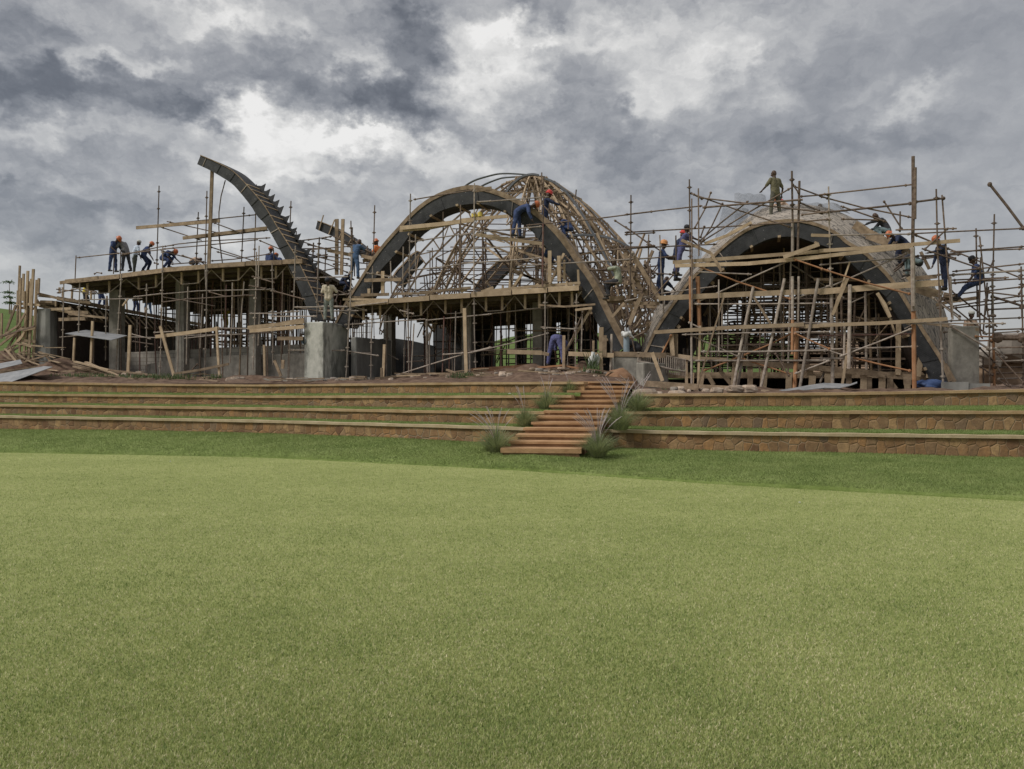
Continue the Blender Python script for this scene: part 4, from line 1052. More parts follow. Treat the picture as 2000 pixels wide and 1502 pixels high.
scaffold('tube and board scaffold in front of the central arch', -.45, '''
D 1010,192 1002,600 1000,1170 gk
D 1635,90 1632,600 1630,1170 gk
D 985,1235 985,1500 gk
F 1040,330 1050,1115 gk
D 640,900 635,1500 gk
F 632,400 620,700 612,1145 gk
G 115,90 118,400 130,745 gk
E 792,85 790,400 sk
E 812,120 806,590 s
E 806,590 800,1200 r #.035
G 728,60 728,400 722,690 gk
G 1000,60 988,690 gk
G 1050,200 1040,560 g
F 1250,490 1255,1115 g
F 1590,400 1575,1095 g
F 1455,460 1435,1110 r
F 1110,540 1075,1090 g
F 1285,640 1290,1120 g
D 430,700 432,1000 395,1500 gk
D 1040,250 1300,205 1630,155 s
D 1640,160 1802,140 o
D 1655,272 1802,264 g
E 150,377 500,350 860,322 g
E 640,602 1260,545 1903,463 s
E 160,668 500,640 795,612 g
D 910,528 1300,490 1620,448 b #.16
D 905,550 1200,525 1630,440 b #.14
E 0,552 240,530 460,512 b #.13
E 150,692 450,735 795,782 b #.13
D 1010,665 1300,620 1640,570 g
D 1010,942 1300,910 1640,860 g
E 0,975 400,950 800,918 g
E 0,835 700,800 g
E 560,1000 1150,965 1903,918 g
E 0,700 100,680 g
D 580,968 850,1010 g
D 560,1040 920,1030 o #.14
D 350,1225 1000,1230 b #.09
D 440,1205 650,1215 o #.1
F 500,215 820,205 o #.12
D 850,1170 1200,1165 o #.1
D 1100,1160 1600,1110 o #.09
E 200,1250 700,1200 1170,1165 b #.1
E 480,1140 480,1220 b #.09
E 410,1190 412,1240 b #.09
E 1147,1035 1155,1200 b #.1
E 1035,1150 1035,1210 b #.1
E 1010,875 850,1225 b #.09
E 760,1175 690,1235 b #.1
E 600,1080 490,1240 b #.1
E 320,1210 200,1250 b #.1
E 0,1250 60,1225 b #.1
E 870,850 870,1160 b #.17
E 960,900 962,1150 b #.17
E 1012,940 1012,1150 b #.1
E 1025,900 1070,950 s
D 740,950 740,1170 b #.18
D 605,1120 605,1190 b #.15
D 815,850 825,1170 g
D 940,710 935,1160 g
D 1060,590 1060,1160 g
D 1330,370 1325,1140 s
D 1500,300 1495,1140 s
F 310,555 1240,490 g
F 1245,505 1500,480 2000,432 g
F 835,1158 1300,1010 1680,892 2000,812 g
F 1440,897 1680,880 g
F 370,862 620,882 g
F 0,850 320,848 g
F 945,388 1110,430 g
F 430,340 800,295 g
G 680,158 900,172 1160,152 o #.07
G 80,572 430,490 760,400 g
G 690,350 1060,370 g
G 0,560 700,530 s
G 1125,190 860,625 b #.1
G 1060,205 900,600 s
E 1120,1430 1285,1410 b #.09
F 0,548 130,548 g
F 0,340 350,342 g
F 20,400 570,388 g
F 390,345 570,390 g
''')
scaffold('scattered posts and rails in front of the central deck', -1.7, '''
F 770,780 762,1000 752,1195 b #.13
F 1690,365 1700,800 1712,1150 b #.16
F 737,1050 735,1190 o #.1
G 890,420 888,755 o #.13
G 1145,465 1140,710 o #.1
G 1303,408 1290,795 g #.045
G 1213,350 1210,560 b #.2
G 1208,600 1212,720 b #.16
G 1240,420 1238,600 o #.2
G 400,560 700,570 b #.16
G 700,572 760,585 o #.12
G 930,578 1320,592 b #.16
G 1320,580 1767,592 o #.18
G 1098,570 1098,620 o #.2
G 50,1040 55,790 o #.1
''', name='timber_railing', cat='railing')
scaffold('tube scaffold over the gap between the dome and the right vault', -.2, '''
H 62,305 60,700 55,1300 sk
H 235,690 232,1000 230,1290 sk
H 343,695 365,1280 g
J 365,0 405,880 g
E 1130,253 1120,345 sk
E 1055,323 1050,640 sk
E 1838,693 1830,1240 sk
E 1440,600 1440,660 s
H 0,497 400,450 760,410 s
H 0,670 700,632 1200,600 s
H 0,692 300,672 s
H 0,830 450,805 900,785 s
H 0,812 300,808 s
H 0,940 500,903 s
H 0,610 240,780 490,938 s
H 190,985 330,1085 s
H 225,1365 350,1220 480,1078 s
H 0,1050 470,1080 s
H 0,1110 290,1112 s
H 0,1340 400,1260 905,1195 g
E 1280,860 1600,830 1903,800 s
E 1230,1037 1903,1052 s
E 1350,1165 1550,1165 s
E 1560,1110 1903,1112 s
E 1500,550 1700,680 1870,805 s
E 1610,672 1903,655 s
E 800,400 900,500 1010,600 s
E 1310,1328 1605,1312 o #.18
E 1320,1352 1600,1350 1905,1378 o #.1
E 0,1500 600,1430 1400,1355 1903,1298 g
E 1480,1500 1600,1360 o #.1
E 1790,985 1903,1100 s
H 60,850 320,1240 g #.05
H 250,980 250,1290 s
H 500,700 505,1080 s
J 90,260 340,265 o #.12
J 0,250 180,265 o #.1
G 1665,390 1767,380 b #.08
G 1700,95 1767,90 b #.12
J 115,130 330,140 s
J 60,60 200,520 s
J 0,200 90,560 s
J 200,60 60,500 s
G 1430,180 1500,560 s
G 1560,60 1450,330 o
G 1400,300 1540,210 s
G 1450,450 1590,390 s
G 1480,70 1560,250 o
H 0,870 160,1230 o #.15
H 40,1000 110,1300 o #.15
H 90,900 330,1300 o #.15
H 130,960 30,1290 o #.1
H 130,1170 250,1290 o #.16
''', jit=.5)
scaffold('tube scaffold with long new boards standing in front of the right arch', -1.2, '''
H 632,152 640,900 650,1500 sk
J 640,0 645,440 w #.05
J 650,0 655,1055 g #.04
H 720,240 725,900 s
J 715,0 730,490 w #.075
J 738,480 728,760 718,1055 b #.1
H 655,340 660,1500 s
H 1633,70 1640,560 sk #.035
H 1640,560 1640,940 g #.05
J 1638,0 1640,420 g #.05
J 1640,420 1636,760 w #.05
J 1680,500 1672,800 1660,1110 w #.07
H 1707,168 1690,900 s #.04
J 1700,0 1690,500 g #.04
I 85,302 98,900 105,1200 gk
K 115,0 130,800 130,1100 g #.06
K 300,80 290,900 g #.06
I 860,25 862,500 855,870 s #.055
I 880,128 876,600 s #.05
I 856,860 862,1400 g #.07
K 915,0 917,340 g #.065
K 920,335 925,700 930,1110 w #.07
K 1180,80 1190,600 1215,1095 gk #.035
K 1280,0 1302,420 g #.035
I 1072,325 1085,900 1110,1500 sk
I 1125,380 1165,900 1215,1500 s
I 742,530 740,720 sk
H 760,427 1200,390 1740,350 s #.035
H 645,285 760,345 s
H 730,330 1300,400 1990,480 s
H 650,290 1100,450 1630,622 s
H 1625,235 1200,480 750,762 s
H 1210,362 960,560 720,762 s
H 960,380 850,610 740,782 s
H 845,272 780,450 680,635 s
H 780,608 740,722 s
H 1200,600 1600,575 2000,542 s
H 1640,200 1700,285 s
H 1640,215 2000,345 s
H 1710,320 2000,298 s
H 1720,500 2000,465 s
H 1700,375 1910,462 s
H 470,962 1200,910 2000,850 b #.12
H 490,995 1200,975 2000,900 b #.13
H 1550,912 1900,785 b #.13
H 330,1313 1200,1272 2000,1240 b #.18
H 780,780 1000,700 1240,572 b #.10
H 555,745 840,870 950,1050 o #.1
H 640,970 1100,1150 1650,1330 w #.028
H 660,1372 1150,1150 1620,940 g
H 1650,930 2000,1050 w #.028
H 1660,1320 2000,1190 g
H 700,1055 1240,1080 g
H 1820,697 2010,702 b #.1
J 290,545 1100,495 1750,470 b #.13
J 1750,488 2000,480 b #.13
J 625,822 1200,822 2000,820 g #.035
J 745,735 1300,735 2000,720 g #.035
J 560,568 1200,552 2000,540 g
J 680,270 1300,268 2000,262 g
J 620,445 830,550 g
J 970,200 850,600 720,1055 o #.11
J 1258,100 1150,600 1060,1085 g #.05
J 1212,490 1150,800 1098,1085 g #.05
J 1562,20 1450,550 1330,1105 g #.05
J 1892,20 1800,550 1705,1105 g #.05
J 660,580 1130,792 g
J 1160,770 1400,670 1640,552 w #.028
J 770,922 1130,782 w #.028
J 1140,800 1620,955 w #.028
J 1660,555 1800,620 2010,712 w #.028
J 1660,950 2000,822 g
J 1465,740 1610,980 s
J 920,30 920,775 g
J 955,180 950,690 g
J 1262,200 1430,470 o #.08
J 460,565 330,820 w #.03
I 0,378 845,285 s
I 0,545 400,505 860,455 s #.035
I 870,445 1155,408 s #.035
I 0,390 400,495 845,585 s
I 195,480 620,628 s
I 590,433 680,570 760,695 s
I 0,750 450,742 840,738 g
I 700,700 1260,687 s
I 200,600 560,610 s
I 1185,680 960,885 s
I 0,892 600,855 1290,797 b #.12
I 0,945 400,900 860,850 b #.12
I 0,1022 350,990 860,950 g
I 0,1268 500,1225 1138,1182 b #.2
I 0,1050 450,1190 850,1292 w #.028
I 0,1262 400,1090 820,905 g
I 940,870 1500,1062 s
I 870,740 1200,880 s
I 880,940 1300,925 s
I 280,992 200,1230 120,1482 b #.1
K 275,20 200,200 130,375 b #.1
I 530,1278 600,1380 650,1500 b #.1
K 570,160 690,400 790,722 b #.1
K 0,478 600,455 1252,415 b #.12
K 850,462 1300,458 1822,460 g
K 0,805 330,800 g #.04
K 0,680 140,740 280,782 g
K 280,782 600,860 900,925 w #.03
K 200,782 550,650 905,508 g
K 305,480 270,750 215,1125 b #.1
K 0,715 965,683 g
K 250,480 240,900 g #.04
K 0,580 900,560 r
''')
scaffold('lower timber frame of posts and beams under the front of the right vault', .15, '''
J 290,755 450,770 640,795 b #.17
J 640,800 1000,815 b #.15
J 1060,842 1500,865 2000,905 o #.2
K 0,895 350,925 640,960 o #.2
K 640,965 950,985 1245,1018 o #.2
J 455,560 470,775 b #.2
J 500,560 498,775 b #.2
J 600,800 605,1045 b #.13
J 670,940 665,1045 b #.1
J 770,900 745,1055 o #.2
J 1080,845 1060,1085 b #.24
J 1225,880 1225,1090 o #.24
J 1365,880 1350,1105 b #.3
J 1605,940 1600,1120 b #.26
J 1815,880 1810,975 b #.26
J 1835,970 1825,1095 b #.28
J 1985,900 1985,1110 b #.26
J 1960,905 1890,1085 g #.04
K 85,905 82,1100 b #.26
K 285,930 290,1050 o #.24
K 435,940 432,1120 b #.26
K 490,980 488,1115 o #.2
K 615,955 612,1115 b #.27
K 690,1000 688,1115 o #.24
K 775,430 768,960 b #.2
K 995,790 960,975 b #.22
K 860,1050 862,1110 b #.24
K 860,985 862,1060 o #.3
K 1045,970 1090,972 b #.14
K 1225,855 1320,1030 o #.14
K 700,1035 750,1100 o
K 890,620 900,650 b #.14
K 690,300 700,330 b #.14
K 450,10 460,35 b #.14
J 515,480 540,500 b #.12
J 840,45 870,75 b #.12
J 800,940 870,1060 o
J 930,920 1040,1050 o
''', name='trestle', cat='trestle')
scaffold('wide boards and plank platform leaning on the right slope of the vault', 1.3, '''
I 320,650 450,730 655,832 o #.3
I 440,745 650,820 835,925 o #.3
I 610,1065 700,1110 870,1165 b #.22
I 860,1145 1080,1125 o #.14
I 900,1225 1130,1295 b #.24
I 870,1240 1060,1310 o #.2
I 1070,1390 1180,1360 1450,1322 o #.12
I 1140,1290 1270,1320 o #.16
I 1110,1330 1300,1345 o #.14
I 930,900 1010,1060 o #.1
I 1190,940 1250,960 s
''', name='plank_platform', cat='platform')
scaffold('tall many-tube scaffold filling the far right edge of the photo', .6, '''
I 1437,685 1450,1500 sk
I 1470,760 1500,1050 1548,1500 sk
I 1605,555 1595,1000 1580,1500 sk
I 1850,1035 1858,1500 sk
I 1480,950 1465,1500 s
I 1553,1220 1520,1480 s
K 1555,130 1575,560 s
K 1690,0 1700,560 gk #.035
K 1700,560 1710,1090 w #.045
K 1660,400 1665,1090 sk
K 1640,60 1600,560 s
K 1975,0 1990,660 sk
K 1990,660 1992,1060 s
K 1600,780 1605,1060 s
I 800,737 1300,712 1877,686 s
I 1553,270 1720,480 1880,695 s #.045
I 860,740 1400,960 1877,1152 s
I 940,952 1500,880 1877,852 s
I 1200,900 1877,873 s
I 930,968 1200,930 s
I 1220,1082 1877,1010 s
I 1190,1115 1877,1070 g #.035
I 1210,1160 1735,1136 s
I 1210,1190 1877,1145 s
I 1160,1300 1877,1220 s
I 1080,1420 1877,1300 s
I 1520,1430 1877,1415 s
I 1580,1310 1700,1345 1877,1402 s #.04
I 1540,1270 1877,1310 s
I 1050,1325 1300,1500 s
I 1200,1250 1500,1485 s
I 1540,1090 1600,978 s
I 1830,1290 1877,1200 s
K 1245,435 2000,402 g
K 1290,65 1850,10 s
K 1300,310 1950,240 s
K 1190,200 1640,570 s
K 1100,200 1385,425 g
K 1350,190 1740,492 s
K 1210,545 1430,530 s
K 1260,470 1670,715 g #.035
K 1050,455 1560,520 o #.1
K 1560,690 1720,845 s
K 1700,700 1835,800 g
K 1720,740 2010,1055 s
K 1720,860 1870,1085 s
K 1570,880 1700,965 s
K 1740,1005 1870,1085 s
K 1520,585 1690,590 w
K 1490,632 1690,625 w
K 1630,325 2000,310 s
K 1700,522 2000,510 s
K 1600,560 1960,535 g
K 1740,695 2000,690 s
K 1745,765 2000,755 s
K 1720,830 2000,820 g
K 1730,945 2000,940 s
K 1740,1000 2000,992 g
K 1700,890 2000,885 s
K 1630,490 1680,492 s
K 1660,385 1720,385 s
K 1730,598 2000,598 s #.1
K 1680,640 1730,560 s
K 1960,1080 2000,1078 s
''', jit=.5)
# deep scaffold inside the vault, seen against the sky
iv = thing('falsework', P(1560, 740, 6) , 'deep falsework of many tubes and leaning timbers inside the right vault', 'scaffolding')
iv.location.z = 2.3; ORG[iv.name] = Vector(iv.location)
ca = P(1562, 700, 0)
def vz(s, base=7.3):  # free height of the vault at side position s from its middle line
    s = abs(s) / 5.0; return 2.3 + (base - 2.3) * max(0, 1 - s ** 2.2) - .15
for r_ in range(6):
    for c in range(8):
        s = -4.3 + c * 1.2 + rnd.uniform(-.2, .2); p = ca + ALO * s + NRM * (1.6 + r_ * 1.9 + rnd.uniform(-.3, .3)); z1 = vz(s) - rnd.uniform(0, .5)
        if z1 < 3.2: continue
        g = G(); ln = rnd.uniform(-.15, .15); a = Vector((p.x, p.y, 2.35)); b = Vector((p.x + ln, p.y, z1)); g.tube([a, b], rnd.choice([.024, .03, .045]), 7)
        for k in range(int(z1 - 2.4)): q_ = a.lerp(b, (k + .6) / max(1, z1 - 2.35)); g.tube([q_ - UP * .035, q_ + UP * .035], .055, 6)
        mk('standard', g, M[rnd.choice(['steel', 'galv', 'steel', 'oldwood'])], iv)
for r_ in range(6):
    for lv in range(14):
        zz = 2.75 + lv * .3 + rnd.uniform(-.08, .08); hw = 5.0 * max(.05, 1 - (zz - 2.3) / 5.0) ** (1 / 2.2) - .4
        l = -hw + rnd.uniform(0, 1.2); r = hw - rnd.uniform(0, 2.2)
        if r - l < .8: continue
        p = ca + NRM * (1.7 + r_ * 1.9); a = p + ALO * l; b = p + ALO * r; a.z = zz; b.z = zz + rnd.uniform(-.06, .06)
        mk('ledger', G().tube([a, b], .024, 6), M['steel'], iv)
for k in range(80):
    s = rnd.uniform(-3.9, 3.9); dp = rnd.uniform(1.2, 11); z0 = rnd.uniform(2.4, 4.8); z1 = min(vz(s * .9), z0 + rnd.uniform(.7, 2.2)); a = ca + ALO * s + NRM * dp; b = a + ALO * rnd.uniform(-.9, .9) + NRM * rnd.uniform(-.5, .5); a.z = z0; b.z = z1
    tm = rnd.random() < .6; mk('timber_brace' if tm else 'brace', G().beam(a, b, .05 if tm else .045, .11 if tm else .045), M[rnd.choice(['oldwood', 'wood', 'oldwood']) if tm else 'steel'], iv)
for k in range(26):
    dp = 1.0 + rnd.random() * 10; zz = rnd.uniform(2.9, 6.2); hw = 4.6 * max(.05, 1 - (zz - 2.3) / 5.0) ** (1 / 2.2) - .5; s = rnd.uniform(-hw, hw); a = ca + ALO * s + NRM * dp; b = a + ALO * rnd.uniform(.8, 2.4); a.z = zz; b.z = zz + rnd.uniform(-.1, .1)
    mk('board', G().beam(a, b, .22, .05), M['oldwood'], iv)
# props packed behind the left block wall and lattice timbers behind the left piers
bk_ = thing('falsework', P(540, 745, 9), 'thicket of props and boards far back behind the left block wall', 'scaffolding'); 
for k in range(60):
    x = rnd.uniform(400, 690); p = P(x, 700, rnd.uniform(5, 12)); a = Vector((p.x, p.y, 2.1)); z1 = rnd.uniform(4.2, 6.9); b = Vector((p.x + rnd.uniform(-.25, .25), p.y, z1))
    mk('prop', G().tube([a, b], rnd.choice([.028, .035, .05]), 6), M[rnd.choice(['steel', 'red', 'galv', 'oldwood'])], bk_)
for k in range(34):
    x = rnd.uniform(400, 660); y = rnd.uniform(628, 690); o_ = rnd.uniform(5, 12); a = P(x, y, o_); b = P(x + rnd.uniform(30, 90), y + rnd.uniform(-6, 4), o_)
    mk('rail', G().beam(a, b, .05, rnd.choice([.05, .05, .12])), M[rnd.choice(['steel', 'oldwood', 'wood'])], bk_)

gp_ = thing('falsework', P(1225, 700, 2.5), 'brown tangle of poles and boards filling the gap between dome and vault', 'scaffolding')
for k in range(95):
    x = rnd.uniform(1165, 1275); lo = 690 - abs(x - 1225) * .4; y = rnd.uniform(500 + abs(x - 1215) * .5, lo); o_ = rnd.uniform(1.6, 6); L = rnd.uniform(18, 75); a_ = rnd.choice([1.5, 1.62, 1.2, 1.95, .9, 2.2, 0.0, .1, -.1, .7, 2.5]) + rnd.uniform(-.15, .15)
    a = P(x, y, o_); b = P(x + L * math.cos(a_), y - L * math.sin(a_), o_ + rnd.uniform(-.8, .8)); m_ = rnd.choice(['steel', 'steel', 'oldwood', 'oldwood', 'wood'])
    mk('pole' if m_ == 'steel' else 'timber_brace', G().beam(a, b, .05, .05 if m_ == 'steel' else rnd.choice([.08, .13])), M[m_], gp_)
ud = thing('falsework', P(440, 700, 3), 'inner props and rails crowded under the upper left deck', 'scaffolding')
for k in range(46):
    x = rnd.uniform(300, 600); o_ = rnd.uniform(2, 8); p = P(x, 700, o_); z1 = 6.9
    mk('prop', G().tube([(p.x, p.y, 2.2), (p.x + rnd.uniform(-.2, .2), p.y, z1)], rnd.choice([.03, .04]), 6), M[rnd.choice(['steel', 'red', 'galv', 'oldwood'])], ud)
for k in range(34):
    x = rnd.uniform(290, 520); y = rnd.uniform(556, 668); o_ = rnd.uniform(2, 8); a = P(x, y, o_); b = P(x + rnd.uniform(40, 120), y + rnd.uniform(-8, 10), o_)
    mk('rail', G().beam(a, b, .05, rnd.choice([.05, .05, .1])), M[rnd.choice(['steel', 'oldwood', 'steel'])], ud)
rv = thing('falsework', P(1560, 700, .8), 'second row of poles and rails just behind the front arch of the vault', 'scaffolding')
for k in range(30):
    x = 1330 + k * 15 + rnd.uniform(-6, 6); o_ = rnd.uniform(.8, 2.2); yt = lerp(x, [(1330, 660), (1400, 560), (1470, 500), (1560, 480), (1650, 515), (1730, 600), (1790, 700)]); t_ = rnd.uniform(-7, 7)
    mk('pole', G().tube([P(x, 735, o_), P(x + t_, yt + rnd.uniform(0, 40), o_)], rnd.choice([.026, .035, .045]), 6), M[rnd.choice(['steel', 'galv', 'oldwood', 'steel'])], rv)
for k in range(52):
    y = rnd.uniform(540, 735); hw = lerp(y, [(540, 120), (600, 170), (735, 220)]); x0 = 1560 + rnd.uniform(-hw, hw * .5); o_ = rnd.uniform(.8, 4); x1 = min(1560 + hw, x0 + rnd.uniform(60, 260)); m_ = rnd.choice(['steel', 'steel', 'oldwood', 'galv'])
    mk('rail', G().beam(P(x0, y, o_), P(x1, y + rnd.uniform(-6, 4), o_), .05, .05 if m_ != 'oldwood' else .1), M[m_], rv)

for k in range(16):
    x = rnd.uniform(1360, 1740); y = rnd.uniform(580, 730); L = rnd.uniform(60, 150); a_ = rnd.choice([.4, .6, 1.0, 2.1, 2.6, 2.8]) + rnd.uniform(-.15, .15); o_ = rnd.uniform(.7, 2.5)
    mk('brace', G().tube([P(x, y, o_), P(x + L * math.cos(a_), y - L * math.sin(a_) * .8, o_ + .4)], rnd.choice([.024, .03]), 6), M[rnd.choice(['steel', 'galv', 'oldwood'])], rv)
cd_ = thing('falsework', P(960, 735, 2.5), 'rails and slanting poles tying the props under the central deck', 'scaffolding')
for k in range(58):
    x = rnd.uniform(770, 1170); y = rnd.uniform(615, 722); L = rnd.uniform(30, 130); a_ = rnd.choice([0, 0, 0, .05, .05, 1.3, 1.75, .6, 2.4]); o_ = rnd.uniform(1.2, 8)
    if x + L > 1185: continue
    mk('pole', G().tube([P(x, y, o_), P(x + L * math.cos(a_), y - L * .6 * math.sin(a_), o_ + .2)], rnd.choice([.024, .03]), 6), M[rnd.choice(['steel', 'galv', 'oldwood', 'steel', 'wood'])], cd_)
# ================================================================ people
def rot(v, a): c, s = math.cos(a), math.sin(a); return Vector((v[0] * c - v[1] * s, v[0] * s + v[1] * c, v[2]))
def person(label, px, py, off, face, top='blue', bot=None, hat='o', lean=0, curl=0, neck=0, legs=((4, 4), (-4, 4)), arms=((10, 20), (10, 20)), sc_=1.0, short=True, anchor='feet', spread=.10, look=0, boots=True, aout=(.12, .12)):
    """face: degrees, 0 looks right along the building, 90 away, -90 to the camera. angles forward from hanging down"""
    th, sh = .44, .43; f = R(lean); D = lambda a: Vector((math.sin(a), 0, -math.cos(a)))
    L = {}
    feet = []
    for s, (a, k) in zip((1, -1), legs):
        hip = Vector((0, s * .095, 0)); kn = hip + D(R(a)) * th + Vector((0, s * spread * .4, 0)); an = kn + D(R(a - k)) * sh + Vector((0, s * spread * .2, 0)); feet.append((hip, kn, an, R(a - k)))
    low = min(v[2].z for v in feet) - .09
    tor = Vector((math.sin(f), 0, math.cos(f))); f2 = R(lean + curl); tor2 = Vector((math.sin(f2), 0, math.cos(f2))); f3 = R(lean + curl + neck); tor3 = Vector((math.sin(f3), 0, math.cos(f3)))
    waist = tor * .18; chest = waist + tor2 * .26; nk = chest + tor2 * .10; hd = nk + tor3 * .19
    base = P(px, py, off); A0 = math.atan2(ALO.y, ALO.x) + R(face)
    if anchor == 'feet': o = base
    else: o = base + UP * low * sc_   # anchor names the hip: py is hip height
    def W(v): return o + rot((Vector(v) - Vector((0, 0, low))) * sc_, A0)
    t = thing('person', o, label, 'person')
    b = G(); q_ = G(); r_ = G(); S = sc_
    cp = lambda g, a, c, ra, rb: g.cap(W(a), W(c), ra * S, rb * S, 10)
    up_ = Vector((0, 1, 0))
    # body
    for s in (1, -1):
        cp(b, Vector((0, s * .06, 0)), waist + up_ * s * .06, .10, .095); cp(b, waist + up_ * s * .06, chest + up_ * s * .09, .095, .10)
        cp(q_, Vector((0, s * .055, -.02)), waist + up_ * s * .055, .135, .125); cp(q_, waist + up_ * s * .055, chest + up_ * s * .085, .125, .125)
    cp(b, chest, nk + tor3 * .07, .065, .055)
    for s, (a, e), ao in zip((1, -1), arms, aout):
        shd = chest + tor2 * .035 + up_ * s * .19; el = shd + D(R(a)) * .29 + up_ * s * ao; wr = el + D(R(a + e)) * .25 + up_ * s * ao * -.2
        cp(b, chest + up_ * s * .08, shd, .07, .055); cp(b, shd, el, .048, .038); cp(b, el, wr, .038, .026)
        cp(q_, chest + up_ * s * .09, shd, .10, .078); cp(q_, shd, shd.lerp(el, .75 if short else 1), .074, .066)
        if not short: cp(q_, el, wr.lerp(el, .08), .058, .045)
        d = (wr - el).normalized(); lat = up_; pal = wr + d * .075; cp(b, wr, pal, .024, .030); nrm_ = d.cross(lat).normalized()
        for k in range(4):
            r0 = pal + lat * (k - 1.5) * .021; le = (.062, .075, .070, .052)[k]; m1 = r0 + d * le * .6; cp(b, r0, m1, .011, .010); cp(b, m1, m1 + (d + nrm_ * .5).normalized() * le * .55, .010, .0085)
        tb = wr + d * .03 + lat * -.024; m1 = tb + (d * .6 - lat * .8) * .045; cp(b, tb, m1, .013, .011); cp(b, m1, m1 + (d - lat * .2) * .03, .011, .009)
    bt = G()
    for s, (hip, kn, an, fa) in zip((1, -1), feet):
        cp(b, hip, kn, .078, .052); cp(b, kn, an, .052, .035); cp(r_, hip + Vector((0, -s * .01, 0)), kn, .115, .078); cp(r_, kn, an + (kn - an) * .06, .078, .064)
        fd_ = Vector((math.cos(max(-.6, min(.6, fa * .5))), 0, math.sin(max(-.6, min(.6, fa * .5))) * .5)).normalized()
        toe = an + Vector((0, 0, -.05)) + fd_ * .16; heel = an + Vector((0, 0, -.045)) - fd_ * .04
        cp(b, an, toe, .03, .025)
        g = G(); cp(g, an + UP * .07, an, .052, .05); cp(g, heel, toe, .048, .038)
        bt = mk('boot', g, M['boot'], t, smooth=True); rm = bt.modifiers.new('r', 'REMESH'); rm.mode = 'VOXEL'; rm.voxel_size = .02
    # head with face
    hf = Vector((math.cos(f3), 0, -math.sin(f3))); yw = R(look); hfw = hf * math.cos(yw) + up_ * math.sin(yw); hl = up_ * math.cos(yw) - hf * math.sin(yw)
    cp(b, hd - tor3 * .02 - hfw * .012, hd + tor3 * .035 - hfw * .012, .088, .092); cp(b, hd - tor3 * .085 + hfw * .035, hd - tor3 * .02 + hfw * .03, .048, .072)
    cp(b, hd + hfw * .095, hd - tor3 * .035 + hfw * .112, .012, .019)
    cp(b, hd - tor3 * .065 + hfw * .092 - hl * .02, hd - tor3 * .065 + hfw * .092 + hl * .02, .013, .013)
    for s in (1, -1): cp(b, hd + hl * s * .088 - tor3 * .03, hd + hl * s * .092 + tor3 * .01, .014, .018); cp(b, hd + tor3 * .035 + hfw * .085 + hl * s * .022, hd + tor3 * .035 + hfw * .078 + hl * s * .045, .012, .012)
    o_ = mk('body', b, M['skin'], t, smooth=True); rm = o_.modifiers.new('r', 'REMESH'); rm.mode = 'VOXEL'; rm.voxel_size = .0125
    bot = bot or top
    if bot == top:
        q_.V, q_.F, n0 = q_.V, q_.F, len(q_.V); q_.V += r_.V; q_.F += [tuple(i + n0 for i in f_) for f_ in r_.F]
        parts = [('coverall', q_, top)]
    else: parts = [('shirt', q_, top), ('trousers', r_, bot)]
    for nm, g, c in parts:
        o_ = mk(nm, g, M['c_' + c], t, smooth=True); rm = o_.modifiers.new('r', 'REMESH'); rm.mode = 'VOXEL'; rm.voxel_size = .024
        tx = bpy.data.textures.new('folds', 'CLOUDS'); tx.noise_scale = .13; dm = o_.modifiers.new('folds', 'DISPLACE'); dm.texture = tx; dm.strength = .04; dm.mid_level = .5; dm.texture_coords = 'GLOBAL'
    if hat:
        g = G(); c0 = hd + tor3 * .045 - hfw * .01; k = 16; n0 = 0; V = []; F = []
        rings = [(.150, -.01, .03), (.128, 0, 0), (.126, .05, 0), (.108, .10, 0), (.065, .135, 0), (.0, .145, 0)] if hat in 'ort' else [(.108, -.02, 0), (.108, .03, 0), (.095, .08, 0), (.05, .11, 0), (0, .115, 0)]
        for rr, h, fw_ in rings:
            for i in range(k):
                a = 2 * math.pi * i / k; bump_ = .012 if (hat in 'ort' and abs(math.sin(a)) < .2 and h > .02) else 0
                ext = fw_ * max(0, math.cos(a)) * 1.6; V.append(W(c0 + hfw * (math.cos(a) * rr * 1.06 + ext) + hl * math.sin(a) * rr * .92 + tor3 * (h + bump_)))
        for j in range(len(rings) - 1):
            for i in range(k): a = j * k + i; b_ = j * k + (i + 1) % k; F.append((a, b_, b_ + k, a + k))
        F.append(tuple(range(k))[::-1])
        mk('hard_hat' if hat in 'ort' else 'cap', (V, F), M[{'o': 'helm_o', 'r': 'helm_r', 't': 'helm_t', 'w': 'cap_w', 'd': 'cap_d'}[hat]], t, smooth=True)
    return t
ST = ((3, 4), (-4, 3))
person('worker in blue overalls and orange hard hat standing hunched leftmost on the left deck', 221, 531, 1.5, 0, 'blue', hat='o', lean=6, curl=16, neck=35, arms=((10, 30), (15, 35)), legs=ST, sc_=1.0)
person('worker in dark shirt and greyish trousers bowing his head beside the leftmost worker', 246, 530, 1.8, 180, 'grey', 'dark', hat=None, lean=10, curl=22, neck=30, arms=((30, 20), (20, 15)), legs=((6, 4), (-8, 4)))
person('man in pale striped shirt, dark trousers and pale cap standing on the left deck', 263, 536, 2.5, 60, 'striped', 'trd', hat='w', lean=6, curl=10, neck=10, arms=((15, 50), (0, 20)), legs=ST, sc_=.97)
person('worker in blue shirt and orange hard hat stooping behind the man in the striped shirt', 280, 531, 2.8, 30, 'blue', 'navy', hat='o', lean=12, curl=25, neck=5, arms=((10, 20), (20, 15)), legs=((50, 70), (30, 60)), sc_=.95)
person('worker in blue crouching with bowed head by the left deck handrail', 318, 526, 1.6, 10, 'blue', hat='o', lean=35, curl=32, neck=20, arms=((30, 20), (20, 20)), legs=((90, 120), (70, 110)), sc_=.95)
person('half-hidden bareheaded worker crouching low at the middle of the left deck', 374, 524, 3, 0, 'tan', 'dark', hat=None, lean=40, curl=40, neck=20, arms=((40, 20), (40, 20)), legs=((110, 140), (100, 135)), sc_=.8)
